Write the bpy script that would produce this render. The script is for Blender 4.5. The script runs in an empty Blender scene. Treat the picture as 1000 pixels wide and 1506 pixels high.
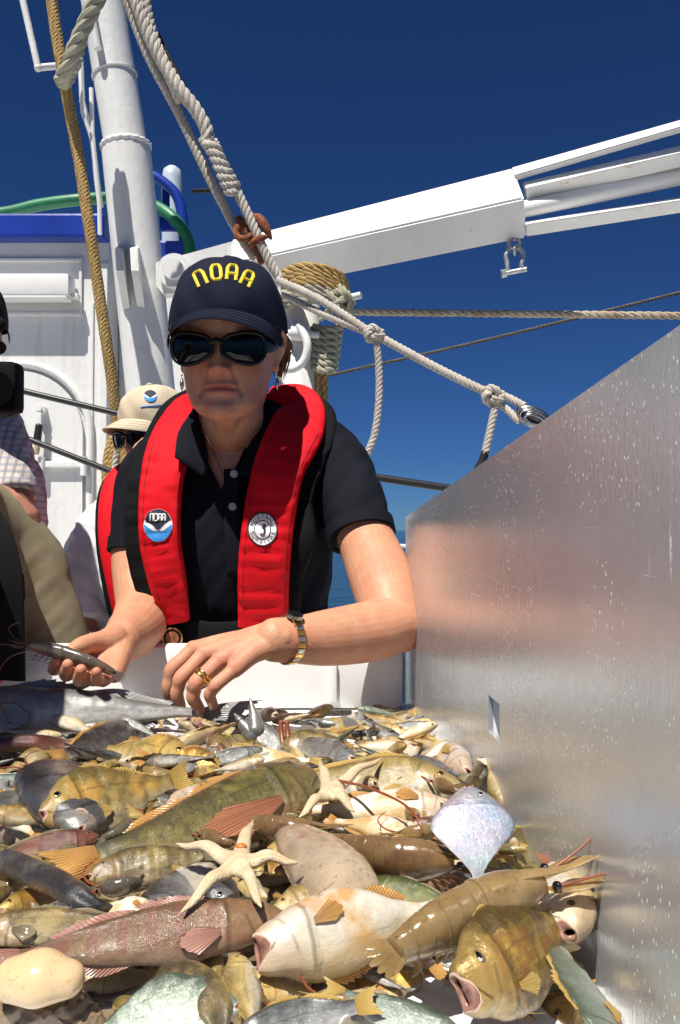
import bpy, bmesh, math, random
import numpy as np
from mathutils import Vector, Matrix
from mathutils.bvhtree import BVHTree

random.seed(7); np.random.seed(7)
R = math.radians
scene = bpy.context.scene
C = scene.collection

# ---------------------------------------------------------------- camera, sky, sun, exposure
CAM = Vector((0, 0, 1.30)); FPX = 1200.0; PITCH = R(1.29)
cam = bpy.data.cameras.new('camera'); cam_o = bpy.data.objects.new('camera', cam); C.objects.link(cam_o)
cam.sensor_fit = 'HORIZONTAL'; cam.sensor_width = 36; cam.lens = 36 * FPX / 1000
cam.clip_start = 0.02; cam.clip_end = 60000
cam_o.location = CAM; cam_o.rotation_euler = (R(90) + PITCH, 0, 0)
scene.camera = cam_o

SUN = Vector((-0.205, -0.40, 0.89)).normalized()
sun = bpy.data.lights.new('sun', 'SUN'); sun.energy = 4.0; sun.angle = R(0.55); sun.color = (1.0, 0.95, 0.87)
sun_o = bpy.data.objects.new('sun', sun); C.objects.link(sun_o)
sun_o.rotation_euler = SUN.to_track_quat('Z', 'Y').to_euler(); sun_o.location = SUN * 20
world = bpy.data.worlds.new('World'); scene.world = world; world.use_nodes = True
wn = world.node_tree; wn.nodes.clear()
sky = wn.nodes.new('ShaderNodeTexSky'); sky.sky_type = 'NISHITA'; sky.sun_disc = False
sky.sun_elevation = math.asin(SUN.z); sky.sun_rotation = math.atan2(SUN.x, SUN.y)
sky.altitude = 3000; sky.air_density = 1.0; sky.dust_density = 0.0; sky.ozone_density = 2.2
tint = wn.nodes.new('ShaderNodeMix'); tint.data_type = 'RGBA'; tint.blend_type = 'MULTIPLY'; tint.inputs[0].default_value = 1
tint.inputs[7].default_value = (.140, .275, .490, 1)     # polarising filter over the whole sky
bg = wn.nodes.new('ShaderNodeBackground'); bg.inputs['Strength'].default_value = 0.06
wo = wn.nodes.new('ShaderNodeOutputWorld')
wn.links.new(sky.outputs[0], tint.inputs[6]); wn.links.new(tint.outputs[2], bg.inputs[0]); wn.links.new(bg.outputs[0], wo.inputs[0])
scene.view_settings.view_transform = 'Standard'; scene.view_settings.look = 'None'
scene.view_settings.gamma = 1; scene.view_settings.use_curve_mapping = False
scene.view_settings.exposure = 0.86
scene.render.engine = 'CYCLES'
scene.cycles.max_bounces = 8; scene.cycles.use_denoising = True
scene.cycles.sample_clamp_indirect = 6

# ---------------------------------------------------------------- geometry helpers
_f = Vector((0, math.cos(PITCH), math.sin(PITCH))); _u = Vector((0, -math.sin(PITCH), math.cos(PITCH)))
def P(px, py, d):
    """point seen at photo pixel (px, py), d metres in front of the camera"""
    return CAM + _f * d + Vector((1, 0, 0)) * ((px - 500) / FPX * d) + _u * ((753 - py) / FPX * d)
def ray(px, py):
    return (P(px, py, 1.0) - CAM).normalized()
def G(px, py, z):
    r = ray(px, py); return CAM + r * ((z - CAM.z) / r.z)
def pix(v):
    q = Vector(v) - CAM; d = q.dot(_f)
    return 500 + q.x / d * FPX, 753 - q.dot(_u) / d * FPX, d

ORG = {}
def _org(o):
    v = Vector((0, 0, 0))
    while o is not None:
        v += ORG.get(o.name, Vector((0, 0, 0))); o = o.parent
    return v
def tag(o, label=None, cat=None, group=None, kind=None):
    if label: o['label'] = label
    if cat: o['category'] = cat
    if group: o['group'] = group
    if kind: o['kind'] = kind
    return o
def thing(name, label, cat, loc=(0, 0, 0), group=None):
    o = bpy.data.objects.new(name, None); C.objects.link(o); o.empty_display_size = .05
    o.location = loc; ORG[o.name] = Vector(loc)
    return tag(o, label, cat, group)
def mk(name, V, F, mat=None, parent=None, smooth=True, uv=None, mi=None, local=False, rec=True):
    """one mesh object; V in world coordinates unless local"""
    V = np.asarray(V, dtype=float).reshape(-1, 3)
    o_loc = np.zeros(3)
    if not local:
        if parent is not None: V = V - np.array(_org(parent))
        else:
            o_loc = np.array([(V[:, 0].min() + V[:, 0].max()) / 2, (V[:, 1].min() + V[:, 1].max()) / 2, V[:, 2].min()])
            V = V - o_loc
    me = bpy.data.meshes.new(name)
    me.from_pydata(V.tolist(), [], [list(f) for f in F])
    if mat is not None:
        for m in (mat if isinstance(mat, (list, tuple)) else [mat]): me.materials.append(m)
    n = len(me.polygons)
    me.polygons.foreach_set('use_smooth', [smooth] * n)
    if mi is not None: me.polygons.foreach_set('material_index', list(mi))
    if uv is not None:
        ul = me.uv_layers.new(name='UVMap'); li = np.zeros(len(me.loops), dtype=int); me.loops.foreach_get('vertex_index', li)
        ul.data.foreach_set('uv', np.asarray(uv, dtype=float)[li].ravel())
    me.validate(clean_customdata=False); me.update()
    if smooth and not local: me.set_sharp_from_angle(angle=R(50))
    if rec:
        bm = bmesh.new(); bm.from_mesh(me); bmesh.ops.recalc_face_normals(bm, faces=bm.faces); bm.to_mesh(me); bm.free()
    o = bpy.data.objects.new(name, me); C.objects.link(o)
    if parent is not None: o.parent = parent
    if not local:
        o.location = o_loc
        if parent is None: ORG[o.name] = Vector(o_loc)
        else: ORG[o.name] = Vector((0, 0, 0))
    return o

class MB:
    """collects shapes into one mesh"""
    def __init__(s): s.V = []; s.F = []; s.M = []
    def add(s, V, F, m=0):
        b = len(s.V); s.V += [tuple(v) for v in V]; s.F += [tuple(i + b for i in f) for f in F]; s.M += [m] * len(F); return s
    def build(s, name, mat, parent=None, smooth=True, local=False):
        return mk(name, s.V, s.F, mat, parent, smooth, mi=s.M if isinstance(mat, (list, tuple)) else None, local=local)

def crom(pts, n):
    """catmull-rom resample; pts rows of any dimension"""
    p = np.asarray(pts, dtype=float); k = len(p)
    if k == 2:
        t = np.linspace(0, 1, n)[:, None]; return p[0] * (1 - t) + p[1] * t
    q = np.vstack([2 * p[0] - p[1], p, 2 * p[-1] - p[-2]])
    d = np.r_[0, np.cumsum(np.linalg.norm(np.diff(p[:, :min(3, p.shape[1])], axis=0), axis=1) + 1e-9)]
    out = []
    for s in np.linspace(0, d[-1], n):
        i = min(max(np.searchsorted(d, s) - 1, 0), k - 2); t = (s - d[i]) / (d[i + 1] - d[i])
        a, b, c, e = q[i], q[i + 1], q[i + 2], q[i + 3]
        out.append(.5 * ((2 * b) + (c - a) * t + (2 * a - 5 * b + 4 * c - e) * t * t + (3 * b - a - 3 * c + e) * t ** 3))
    return np.array(out)
def frames(path, up=None):
    path = np.asarray(path, float); n = len(path)
    T = np.gradient(path, axis=0); T /= np.linalg.norm(T, axis=1)[:, None] + 1e-12
    if up is not None:
        A = np.cross(np.tile(np.asarray(up, float), (n, 1)), T); l = np.linalg.norm(A, axis=1)
        A /= (l[:, None] + 1e-9); B = np.cross(T, A); return T, A, B
    a = np.array([0, 0, 1.]) if abs(T[0][2]) < .9 else np.array([1., 0, 0])
    a = a - T[0] * a.dot(T[0]); a /= np.linalg.norm(a); As = [a]
    for i in range(1, n):
        a = As[-1] - T[i] * As[-1].dot(T[i]); As.append(a / (np.linalg.norm(a) + 1e-12))
    A = np.array(As); B = np.cross(T, A); return T, A, B
def loft(rings, cap=True, close=True):
    m = len(rings); k = len(rings[0]); V = np.concatenate([np.asarray(r, float) for r in rings]).tolist(); F = []
    for i in range(m - 1):
        for j in range(k if close else k - 1):
            j2 = (j + 1) % k
            F.append((i * k + j, i * k + j2, (i + 1) * k + j2, (i + 1) * k + j))
    if cap and close:
        for i0, rev in ((0, True), ((m - 1) * k, False)):
            c = len(V); V.append(np.mean([V[i0 + j] for j in range(k)], axis=0).tolist())
            for j in range(k):
                f = (i0 + j, i0 + (j + 1) % k, c); F.append(f[::-1] if rev else f)
    return V, F
def tube(path, r, k=10, up=None, cap=True):
    path = np.asarray([tuple(p) for p in path], float); n = len(path)
    r = np.asarray(r, float)
    if r.ndim == 0: r = np.full((n, 2), float(r))
    elif r.ndim == 1: r = np.stack([r, r], 1) if len(r) == n and not (n == 2 and False) else np.tile(r, (n, 1))
    T, A, B = frames(path, up); a = np.linspace(0, 2 * np.pi, k, endpoint=False)
    rings = [path[i] + np.outer(np.cos(a) * r[i, 0], A[i]) + np.outer(np.sin(a) * r[i, 1], B[i]) for i in range(n)]
    return loft(rings, cap)
def limb(pts, rad, n=24, k=20, up=None):
    """closed tapered limb with round ends; pts joints, rad radius or (ra, rb) per joint"""
    rad = np.array([(q, q) if np.isscalar(q) else q for q in rad], float)
    p = crom(np.hstack([np.array([tuple(q) for q in pts], float), rad]), n)
    path, r = p[:, :3], np.maximum(p[:, 3:], 1e-4)
    t0 = path[0] - path[1]; t0 /= np.linalg.norm(t0); t1 = path[-1] - path[-2]; t1 /= np.linalg.norm(t1)
    th = np.array([80, 60, 40, 20]) * np.pi / 180
    m0, m1 = r[0].min(), r[-1].min()
    path = np.vstack([[path[0] + t0 * m0 * math.sin(q) for q in th], path, [path[-1] + t1 * m1 * math.sin(q) for q in th[::-1]]])
    r = np.vstack([[r[0] * math.cos(q) for q in th], r, [r[-1] * math.cos(q) for q in th[::-1]]])
    return tube(path, r, k, up)
def rope_geo(pts, r, pitch=None, n=None, strands=3, k=7, raw=False):
    pts = np.array([tuple(p) for p in pts], float)
    L = np.linalg.norm(np.diff(pts, axis=0), axis=1).sum(); pitch = pitch or r * 7
    n = n or int(min(900, max(12, L / (pitch / 9))))
    path = pts if raw else crom(pts, n); n = len(path)
    T, A, B = frames(path); s = np.r_[0, np.cumsum(np.linalg.norm(np.diff(path, axis=0), axis=1))]
    mb = MB()
    for q in range(strands):
        ph = s / pitch * 2 * np.pi + q * 2 * np.pi / strands
        c = path + (np.cos(ph)[:, None] * A + np.sin(ph)[:, None] * B) * r * .52
        mb.add(*tube(c, r * .54, k))
    return mb.V, mb.F
def box(c, sx, sy, sz, rot=None, bev=0.0):
    bm = bmesh.new(); bmesh.ops.create_cube(bm, size=1)
    for v in bm.verts: v.co = Vector((v.co.x * sx, v.co.y * sy, v.co.z * sz))
    if bev > 0: bmesh.ops.bevel(bm, geom=bm.edges[:], offset=bev, segments=2, profile=.6, affect='EDGES')
    M = Matrix.Translation(Vector(c)) @ (rot.to_4x4() if rot is not None else Matrix.Identity(4))
    V = [M @ v.co for v in bm.verts]; bm.verts.index_update(); F = [[v.index for v in f.verts] for f in bm.faces]; bm.free(); return V, F
def prism(poly, off):
    """polygon (list of 3-D points) extruded by vector off"""
    n = len(poly); V = [Vector(p) for p in poly] + [Vector(p) + Vector(off) for p in poly]
    return V, [tuple(range(n))[::-1], tuple(range(n, 2 * n))] + [(i, (i + 1) % n, n + (i + 1) % n, n + i) for i in range(n)]
def cyl(a, b, r, k=20, r2=None):
    return tube([a, b], np.array([[r, r], [r2 or r, r2 or r]]), k)
def ellipsoid(c, rx, ry, rz, k=20, m=12, rot=None):
    V = []; F = []
    for i in range(m + 1):
        t = np.pi * i / m
        for j in range(k):
            a = 2 * np.pi * j / k; V.append(Vector((rx * math.sin(t) * math.cos(a), ry * math.sin(t) * math.sin(a), rz * math.cos(t))))
    for i in range(m):
        for j in range(k): F.append((i * k + j, i * k + (j + 1) % k, (i + 1) * k + (j + 1) % k, (i + 1) * k + j))
    if rot is not None: V = [rot @ v for v in V]
    V = [v + Vector(c) for v in V]; return V, F
def torus_path(c, r, ax, ay, a0=0, a1=360, n=24):
    return [Vector(c) + Vector(ax) * (r * math.cos(R(a0 + (a1 - a0) * i / (n - 1)))) + Vector(ay) * (r * math.sin(R(a0 + (a1 - a0) * i / (n - 1)))) for i in range(n)]
def smooth_np(V, F, it=4, lam=.5):
    V = np.asarray(V, float).copy(); E = set()
    for f in F:
        for a, b in zip(f, list(f[1:]) + [f[0]]): E.add((a, b) if a < b else (b, a))
    E = np.array(list(E)); deg = np.bincount(E.ravel(), minlength=len(V)).astype(float)[:, None]; deg[deg == 0] = 1
    for q in range(it):
        S = np.zeros_like(V)
        for c in range(3):
            S[:, c] = np.bincount(E[:, 0], V[E[:, 1], c], len(V)) + np.bincount(E[:, 1], V[E[:, 0], c], len(V))
        V += lam * (S / deg - V)
    return V
def weld(mb, voxel, it=4):
    """union of closed shapes into one continuous skin"""
    me = bpy.data.meshes.new('tmp'); me.from_pydata([tuple(v) for v in mb.V], [], mb.F)
    bm = bmesh.new(); bm.from_mesh(me)
    bmesh.ops.recalc_face_normals(bm, faces=bm.faces); bm.to_mesh(me); bm.free()
    o = bpy.data.objects.new('tmp', me); C.objects.link(o)
    md = o.modifiers.new('r', 'REMESH'); md.mode = 'VOXEL'; md.voxel_size = voxel; md.use_smooth_shade = True
    dg = bpy.context.evaluated_depsgraph_get(); dg.update()
    e = o.evaluated_get(dg); m2 = e.to_mesh()
    V = np.zeros(len(m2.vertices) * 3); m2.vertices.foreach_get('co', V); V = V.reshape(-1, 3)
    F = [tuple(p.vertices) for p in m2.polygons]
    e.to_mesh_clear(); bpy.data.objects.remove(o); bpy.data.meshes.remove(me)
    return smooth_np(V, F, it), F
def nz(V, scale, seed=0):
    """cheap smooth pseudo-noise in [-1, 1] on rows of V"""
    V = np.asarray(V, float) * scale; rs = np.random.RandomState(seed); s = np.zeros(len(V))
    for q in range(7):
        k = rs.normal(size=3) * (1 + .35 * q); s += np.sin(V @ k * 2.2 + rs.rand() * 6.28) / (1 + .3 * q)
    return s / 2.6
def bvh(o):
    me = o.data; off = _org(o)
    return BVHTree.FromPolygons([v.co + off for v in me.vertices], [list(p.vertices) for p in me.polygons])
def hit(trees, px, py):
    r = ray(px, py); best = None
    for t in (trees if isinstance(trees, (list, tuple)) else [trees]):
        h = t.ray_cast(CAM, r)
        if h[0] is not None and (best is None or h[3] < best[2]): best = (h[0], h[1] if h[1].dot(r) < 0 else -h[1], h[3])
    return best
def drape(trees, V2, F, off, origin=None):
    """flat outline (photo pixels) laid on a real surface, raised by off"""
    out = []; last = None
    for (x, y) in V2:
        h = hit(trees, x, y)
        if h is None: h = last or (P(x, y, 1.3), Vector((0, -1, 0)), 1.3)
        last = h; out.append(h[0] + h[1] * off)
    return out, F
def text_geo(s, size=1.0):
    cu = bpy.data.curves.new('t', 'FONT'); cu.body = s; cu.size = size; cu.align_x = 'CENTER'; cu.align_y = 'CENTER'; cu.resolution_u = 3
    o = bpy.data.objects.new('t', cu); C.objects.link(o)
    dg = bpy.context.evaluated_depsgraph_get(); dg.update(); m = o.evaluated_get(dg).to_mesh()
    V = [tuple(v.co[:2]) for v in m.vertices]; F = [tuple(p.vertices) for p in m.polygons]
    o.evaluated_get(dg).to_mesh_clear(); bpy.data.objects.remove(o); bpy.data.curves.remove(cu); return V, F

# ---------------------------------------------------------------- material helpers
class NT:
    def __init__(s, name):
        s.m = bpy.data.materials.new(name); s.m.use_nodes = True; s.t = s.m.node_tree; s.t.nodes.clear()
        s.out = s.t.nodes.new('ShaderNodeOutputMaterial'); s.p = s.t.nodes.new('ShaderNodeBsdfPrincipled')
        s.t.links.new(s.p.outputs[0], s.out.inputs[0]); s._tc = None
    def set(s, **k):
        for a, v in k.items(): s.inp(s.p, a.replace('_', ' '), v)
    def inp(s, n, a, v):
        i = n.inputs[a] if not isinstance(a, int) else n.inputs[a]
        if isinstance(v, bpy.types.NodeSocket): s.t.links.new(v, i)
        else:
            if i.type == 'RGBA' and len(v) == 3: v = (*v, 1)
            i.default_value = v
    def n(s, typ, out=0, props=None, **k):
        n = s.t.nodes.new('ShaderNode' + typ)
        for a, v in (props or {}).items(): setattr(n, a, v)
        for a, v in k.items(): s.inp(n, a.replace('_', ' '), v)
        return n.outputs[out]
    @property
    def obj(s):
        if s._tc is None: s._tc = s.t.nodes.new('ShaderNodeTexCoord')
        return s._tc.outputs['Object']
    @property
    def uv(s):
        s.obj; return s._tc.outputs['UV']
    def rnd(s): return s.n('ObjectInfo', 5)
    def noise(s, scale, detail=3, rough=.55, vec=None, dist=0):
        return s.n('TexNoise', 0, Vector=vec or s.obj, Scale=scale, Detail=detail, Roughness=rough, Distortion=dist)
    def voro(s, scale, vec=None, feature='F1', out=0, rnd=1.0):
        return s.n('TexVoronoi', out, {'feature': feature}, Vector=vec or s.obj, Scale=scale, Randomness=rnd)
    def map(s, vec, sc=(1, 1, 1), loc=(0, 0, 0), rot=(0, 0, 0)):
        return s.n('Mapping', 0, Vector=vec, Scale=sc, Location=loc, Rotation=rot)
    def ramp(s, fac, stops, interp='LINEAR'):
        n = s.t.nodes.new('ShaderNodeValToRGB'); cr = n.color_ramp; cr.interpolation = interp
        while len(cr.elements) < len(stops): cr.elements.new(.5)
        for e, (p, c) in zip(cr.elements, stops):
            e.position = p; e.color = (c, c, c, 1) if np.isscalar(c) else (*c, 1)
        s.t.links.new(fac, n.inputs[0]); return n.outputs[0]
    def mix(s, fac, a, b, mode='MIX'):
        n = s.t.nodes.new('ShaderNodeMix'); n.data_type = 'RGBA'; n.blend_type = mode
        for i, v in ((0, fac), (6, a), (7, b)):
            if isinstance(v, bpy.types.NodeSocket): s.t.links.new(v, n.inputs[i])
            else: n.inputs[i].default_value = v if i == 0 else ((*v, 1) if len(v) == 3 else v)
        return n.outputs[2]
    def math(s, op, a, b=0.0, clamp=False):
        n = s.t.nodes.new('ShaderNodeMath'); n.operation = op; n.use_clamp = clamp
        for i, v in ((0, a), (1, b)):
            if isinstance(v, bpy.types.NodeSocket): s.t.links.new(v, n.inputs[i])
            else: n.inputs[i].default_value = v
        return n.outputs[0]
    def sep(s, vec, i): 
        n = s.t.nodes.new('ShaderNodeSeparateXYZ'); s.t.links.new(vec, n.inputs[0]); return n.outputs[i]
    def attr(s, name, out=0):
        n = s.t.nodes.new('ShaderNodeAttribute'); n.attribute_name = name; return n.outputs[out]
    def bump(s, h, strength=.3, dist=.001, normal=None):
        n = s.t.nodes.new('ShaderNodeBump'); n.inputs['Strength'].default_value = strength; n.inputs['Distance'].default_value = dist
        s.t.links.new(h, n.inputs['Height'])
        if normal is not None: s.t.links.new(normal, n.inputs['Normal'])
        s.t.links.new(n.outputs[0], s.p.inputs['Normal']); return n.outputs[0]
def mul(c, k): return tuple(max(0, min(1, x * k)) for x in c)
def pm(name, col, rough=.5, var=.15, scale=6, bump=0, bscale=200, bdist=.001, metal=0, coat=0, **kw):
    t = NT(name); n = t.noise(scale, 4)
    t.set(Base_Color=t.ramp(n, [(.3, mul(col, 1 - var)), (.7, mul(col, 1 + var))]), Roughness=rough, Metallic=metal, Coat_Weight=coat)
    if kw: t.set(**kw)
    if bump: t.bump(t.noise(bscale, 3), bump, bdist)
    return t.m
# ================================================================ materials of the ship
def white_paint(name, col=(.72, .72, .70), dirt=.38, lumps=1.0):
    t = NT(name); n = t.noise(3.5, 5, .6); d = t.noise(14, 6, .7)
    c = t.mix(t.ramp(n, [(.35, 0), (.75, .55)]), col, mul(col, .88))
    c = t.mix(t.ramp(d, [(.60, 0), (.74, dirt)]), c, (.46, .40, .32))
    rust = t.noise(22, 4, .7, vec=t.map(t.obj, (1, 1, .18)))
    c = t.mix(t.ramp(rust, [(.65, 0), (.74, .65)]), c, (.36, .17, .07)); stk = t.noise(16, 5, .7, vec=t.map(t.obj, (1, 1, .07))); c = t.mix(t.ramp(stk, [(.54, 0), (.72, dirt * 1.3)]), c, (.50, .46, .40))
    t.set(Base_Color=c, Roughness=t.ramp(d, [(.3, .30), (.7, .48)]))
    h = t.math('ADD', t.noise(26, 4), t.math('MULTIPLY', t.noise(180, 2), .25)); t.bump(h, .5 * lumps, .0035)
    return t.m
M_white = white_paint('white_ship_paint'); M_white2 = white_paint('white_boom_paint', (.76, .755, .74), .14, .7)
M_deck = pm('grey_deck_paint', (.76, .76, .74), .7, .15, 3, .3, 120)
M_blue = pm('blue_gloss_paint', (.012, .04, .30), .3, .2, 6, .3, 40, .002)
M_hose = pm('green_hose', (.02, .17, .07), .45, .25, 12, .2, 60)
M_black = pm('black_rubber', (.012, .012, .013), .42, .3, 10, .3, 200)
M_steel = pm('galvanised_steel', (.50, .50, .48), .45, .25, 60, .4, 300, .001, metal=.8)
M_rust = pm('rusty_iron', (.19, .055, .018), .85, .75, 70, .9, 220, .004)
M_cable = pm('dark_wire_rope', (.07, .06, .055), .6, .4, 80, .4, 700)
def rope_mat(name, col, dirt, amt):
    t = NT(name); n = t.noise(9, 4, .7); f = t.noise(260, 3, .7)
    c = t.mix(t.ramp(n, [(.42, 0), (.68, amt)]), col, dirt); c = t.mix(t.ramp(f, [(.35, .45), (.6, 0)]), c, mul(dirt, .5))
    t.set(Base_Color=c, Roughness=.9); t.bump(t.noise(700, 2), .8, .0012); return t.m
M_rope_w = rope_mat('white_rope', (.56, .52, .46), (.36, .30, .23), .6)
M_rope_t = rope_mat('tan_rope', (.48, .32, .12), (.33, .19, .06), .7)
M_rope_g = rope_mat('grey_green_rope', (.42, .41, .31), (.27, .25, .17), .7)
M_rope_r = rope_mat('rust_stained_rope', (.50, .46, .36), (.30, .17, .08), .75)
M_plastic_w = pm('white_plastic', (.76, .77, .77), .32, .05, 5, .1, 60)

# ================================================================ sea, deck, deckhouse
t = NT('sea_water'); w = t.noise(.55, 6, .62, vec=t.map(t.obj, (1, .45, 1)))
t.set(Base_Color=(.008, .028, .055), Roughness=.12, IOR=1.33); t.bump(w, .9, .5)
k = 96; ringsV = []
Vs = [(0, 0, -2.2)]; Fs = []
for r_ in (30, 120, 500, 2500, 12000, 40000):
    Vs += [(r_ * math.cos(2 * math.pi * j / k), r_ * math.sin(2 * math.pi * j / k), -2.2) for j in range(k)]
Fs += [(0, 1 + j, 1 + (j + 1) % k) for j in range(k)]
for q in range(5):
    b = 1 + q * k; Fs += [(b + j, b + k + j, b + k + (j + 1) % k, b + (j + 1) % k) for j in range(k)]
tag(mk('sea', Vs, Fs, t.m, smooth=False), kind='structure')
tag(mk('deck', *box((-.6, 1.6, -.06), 5.2, 8.4, .12, bev=.01), M_deck, smooth=False), kind='structure')

DW = 3.3   # depth of the deckhouse front
def wp(px, py, d=DW): return P(px, py, d)
hx0, hx1, hz1 = wp(-420, 400).x, wp(157, 400).x, wp(0, 345).z
house = thing('deckhouse', 'white painted steel deckhouse with a blue roof edge behind the camera operator', 'deckhouse', ((hx0 + hx1) / 2, DW + .6, 0))
yf = wp(0, 780).y
mk('wall', *box(((hx0 + hx1) / 2, yf + .6, hz1 / 2), hx1 - hx0, 1.2, hz1, bev=.012), M_white, house, smooth=False)
# lower annex behind the mast and the woman
ax1 = wp(262, 400).x
mk('wall', *box(((hx1 + ax1) / 2 + .002, yf + .75, hz1 / 2 - .02), ax1 - hx1, 1.2, hz1 - .06, bev=.01), M_white, house, smooth=False)
za, zb = wp(0, 354).z, wp(0, 319).z
mk('roof_edge', *box(((hx0 + hx1) / 2 - .01, yf + .58, (za + zb) / 2), hx1 - hx0 + .02, 1.30, zb - za, bev=.01), M_blue, house, smooth=False)
mk('roof_edge', *box(((hx1 + ax1) / 2 + .03, yf + .74, (za + zb) / 2 - .045), ax1 - hx1, 1.26, zb - za, bev=.01), M_blue, house, smooth=False)
# angled white roof flashing above the blue edge
mk('roof', *prism([(hx0, yf + .05, zb), (wp(150, 319).x, yf + .05, zb), (wp(148, 312).x, yf + .3, wp(0, 309).z), (hx0, yf + .3, wp(0, 309).z)], (0, .6, .0)), M_white, house, smooth=False)
# lamp box in its recessed frame
fx0, fx1, fz0, fz1 = wp(-160, 0).x, wp(119, 0).x, wp(0, 463).z, wp(0, 378).z
mb = MB(); w_ = .012
for a in ((fx0, fx1, fz1 - w_, fz1), (fx0, fx1, fz0, fz0 + w_), (fx0, fx0 + w_, fz0 + w_, fz1 - w_), (fx1 - w_, fx1, fz0 + w_, fz1 - w_)):
    mb.add(*box(((a[0] + a[1]) / 2, yf - .006, (a[2] + a[3]) / 2), a[1] - a[0], .014, a[3] - a[2], bev=.002))
mb.build('window_frame', M_white, house, smooth=False)
lamp_c = (wp(-20, 0).x, yf - .055, wp(0, 426).z)
lw = wp(111, 0).x - wp(-150, 0).x
lampo = thing('wall_lamp', 'long white floodlight housing bolted to the deckhouse wall beside the black cap', 'wall lamp', (lamp_c[0], yf, lamp_c[2]))
mk('housing', *box(lamp_c, lw, .09, .088, bev=.012), M_white2, lampo, smooth=True)
mk('lens_strip', *box((lamp_c[0], lamp_c[1] - .006, lamp_c[2] - .048), lw - .02, .07, .012, bev=.003), M_plastic_w, lampo, smooth=False)
mk('mounting_lug', *box((lamp_c[0] + lw / 2 + .012, lamp_c[1] + .012, lamp_c[2] - .035), .022, .04, .02, bev=.003), M_white2, lampo, smooth=False)

# round topped weathertight door
dc = wp(28, 640); rad = wp(133, 0).x - dc.x
def arch(r, n=26):
    pts = [(dc.x + r * math.cos(R(180 * i / n)), dc.z + r * math.sin(R(180 * i / n))) for i in range(n + 1)]
    return [(dc.x + r, dc.z - 1.15)] + pts + [(dc.x - r, dc.z - 1.15)]
ddoor = mk('door', *prism([(x, yf - .018, z) for x, z in arch(rad * .9)], (0, .016, 0)), M_white, house, smooth=False)
mk('door_rim', *tube([(x, yf - .012, z) for x, z in arch(rad * 1.0)], np.array([.022, .016]) if False else .016, 8), M_white, house)
hp = wp(60, 602, DW - .03)
mb = MB(); mb.add(*cyl((hp.x, yf - .055, hp.z), (hp.x, yf - .015, hp.z), .02, 16)); mb.add(*box((hp.x, yf - .06, hp.z - .05), .022, .016, .10, bev=.004)); mb.add(*cyl((hp.x, yf - .07, hp.z), (hp.x, yf - .052, hp.z), .012, 10))
dh = mk('door_handle', mb.V, mb.F, M_white, ddoor); 
mk('grip', *limb([(hp.x, yf - .06, hp.z - .07), (hp.x - .004, yf - .064, hp.z - .12)], [.014, .016], 8, 12), M_black, ddoor)
mk('grip_end', *limb([(hp.x - .004, yf - .064, hp.z - .13), (hp.x - .006, yf - .066, hp.z - .175)], [.012, .011], 8, 12), pm('worn_wood', (.42, .33, .20), .7, .3, 40), ddoor)
hb = wp(95, 684)
mk('hinge_bar', *box((hb.x, yf - .03, hb.z), .20, .03, .026, bev=.005), M_white, house, smooth=False)
mb = MB()
for dx in (-.08, .09): mb.add(*cyl((hb.x + dx, yf - .045, hb.z - .045), (hb.x + dx, yf - .045, hb.z + .03), .014, 10))
mb.build('hinge_pin', M_white, house)
xs = wp(152, 0).x
mk('corner_strip', *box((xs, yf - .008, hz1 / 2 - .05), .03, .018, hz1 - .12, bev=.004), M_white, house, smooth=False)
mk('weld_strip', *box((wp(134, 0).x, yf - .004, hz1 / 2 - .12), .012, .010, hz1 - .3, bev=.003), M_white, house, smooth=False)

# ================================================================ mast
DM = 2.95
mast = thing('mast', 'leaning white steel mast rising at the upper left beside the deckhouse', 'mast', (P(226, 780, DM).x, DM, 0))
a0, a1 = P(128, -140, DM), P(185, 214, DM); b1 = P(226, 620, DM); base = b1 + (b1 - a1) * 1.35
rm = .0765
pth = [a0, a0.lerp(a1, .5), a1]
mk('upper_tube', *tube(pth, rm, 40), M_white, mast)
pth = [a1 + (a1 - b1).normalized() * .0, a1.lerp(b1, .33), a1.lerp(b1, .66), b1, base]
mk('lower_tube', *tube(pth, .0875, 40), M_white, mast)
mb = MB(); T_ = (b1 - a1).normalized()
for q in range(40):  # lumpy weld bead
    pass
ax_ = T_.cross(Vector((0, 1, 0))).normalized(); ay_ = T_.cross(ax_)
wb = torus_path(a1 + T_ * .006, .083, ax_, ay_, 0, 360, 60)
wb = [p + T_ * (.003 * math.sin(i * 2.1)) for i, p in enumerate(wb)]
mk('weld_bead', *tube(wb, .0095, 8), M_white, mast)
T2 = (a1 - a0).normalized(); ax2 = T2.cross(Vector((0, 1, 0))).normalized(); ay2 = T2.cross(ax2)
rc = P(160, 113, DM)
rc = a0 + T2 * (rc - a0).dot(T2)
clampb = mk('band_clamp', *tube(torus_path(rc, rm + .002, ax2, ay2, 0, 360, 40), .004, 6), M_white, mast)
mk('bolt', *ellipsoid(P(190, 116, DM - .02), .010, .010, .008), M_white, clampb)
# conduit clipped to the front of the mast, ending in an open pipe
c0, c1 = P(118, -60, DM - .10), P(144, 72, DM - .10)
mk('conduit', *tube([c0, c1], .014, 14), M_white, mast)
# small pipes on the left of the mast
mk('pipe', *tube([P(118, 80, DM - .02), P(121, 150, DM - .03), P(136, 205, DM - .02), P(143, 270, DM - .02), P(148, 305, DM)], .0105, 10), M_white, mast)
mk('pipe', *tube([P(134, 130, DM - .04), P(136, 200, DM - .05), P(146, 300, DM - .03), P(147, 345, DM - .03)], .008, 8), M_white, mast)
mk('cable', *tube([P(118, 95, DM - .06), P(121, 165, DM - .07), P(132, 195, DM - .06)], .007, 8), M_plastic_w, mast)
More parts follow.
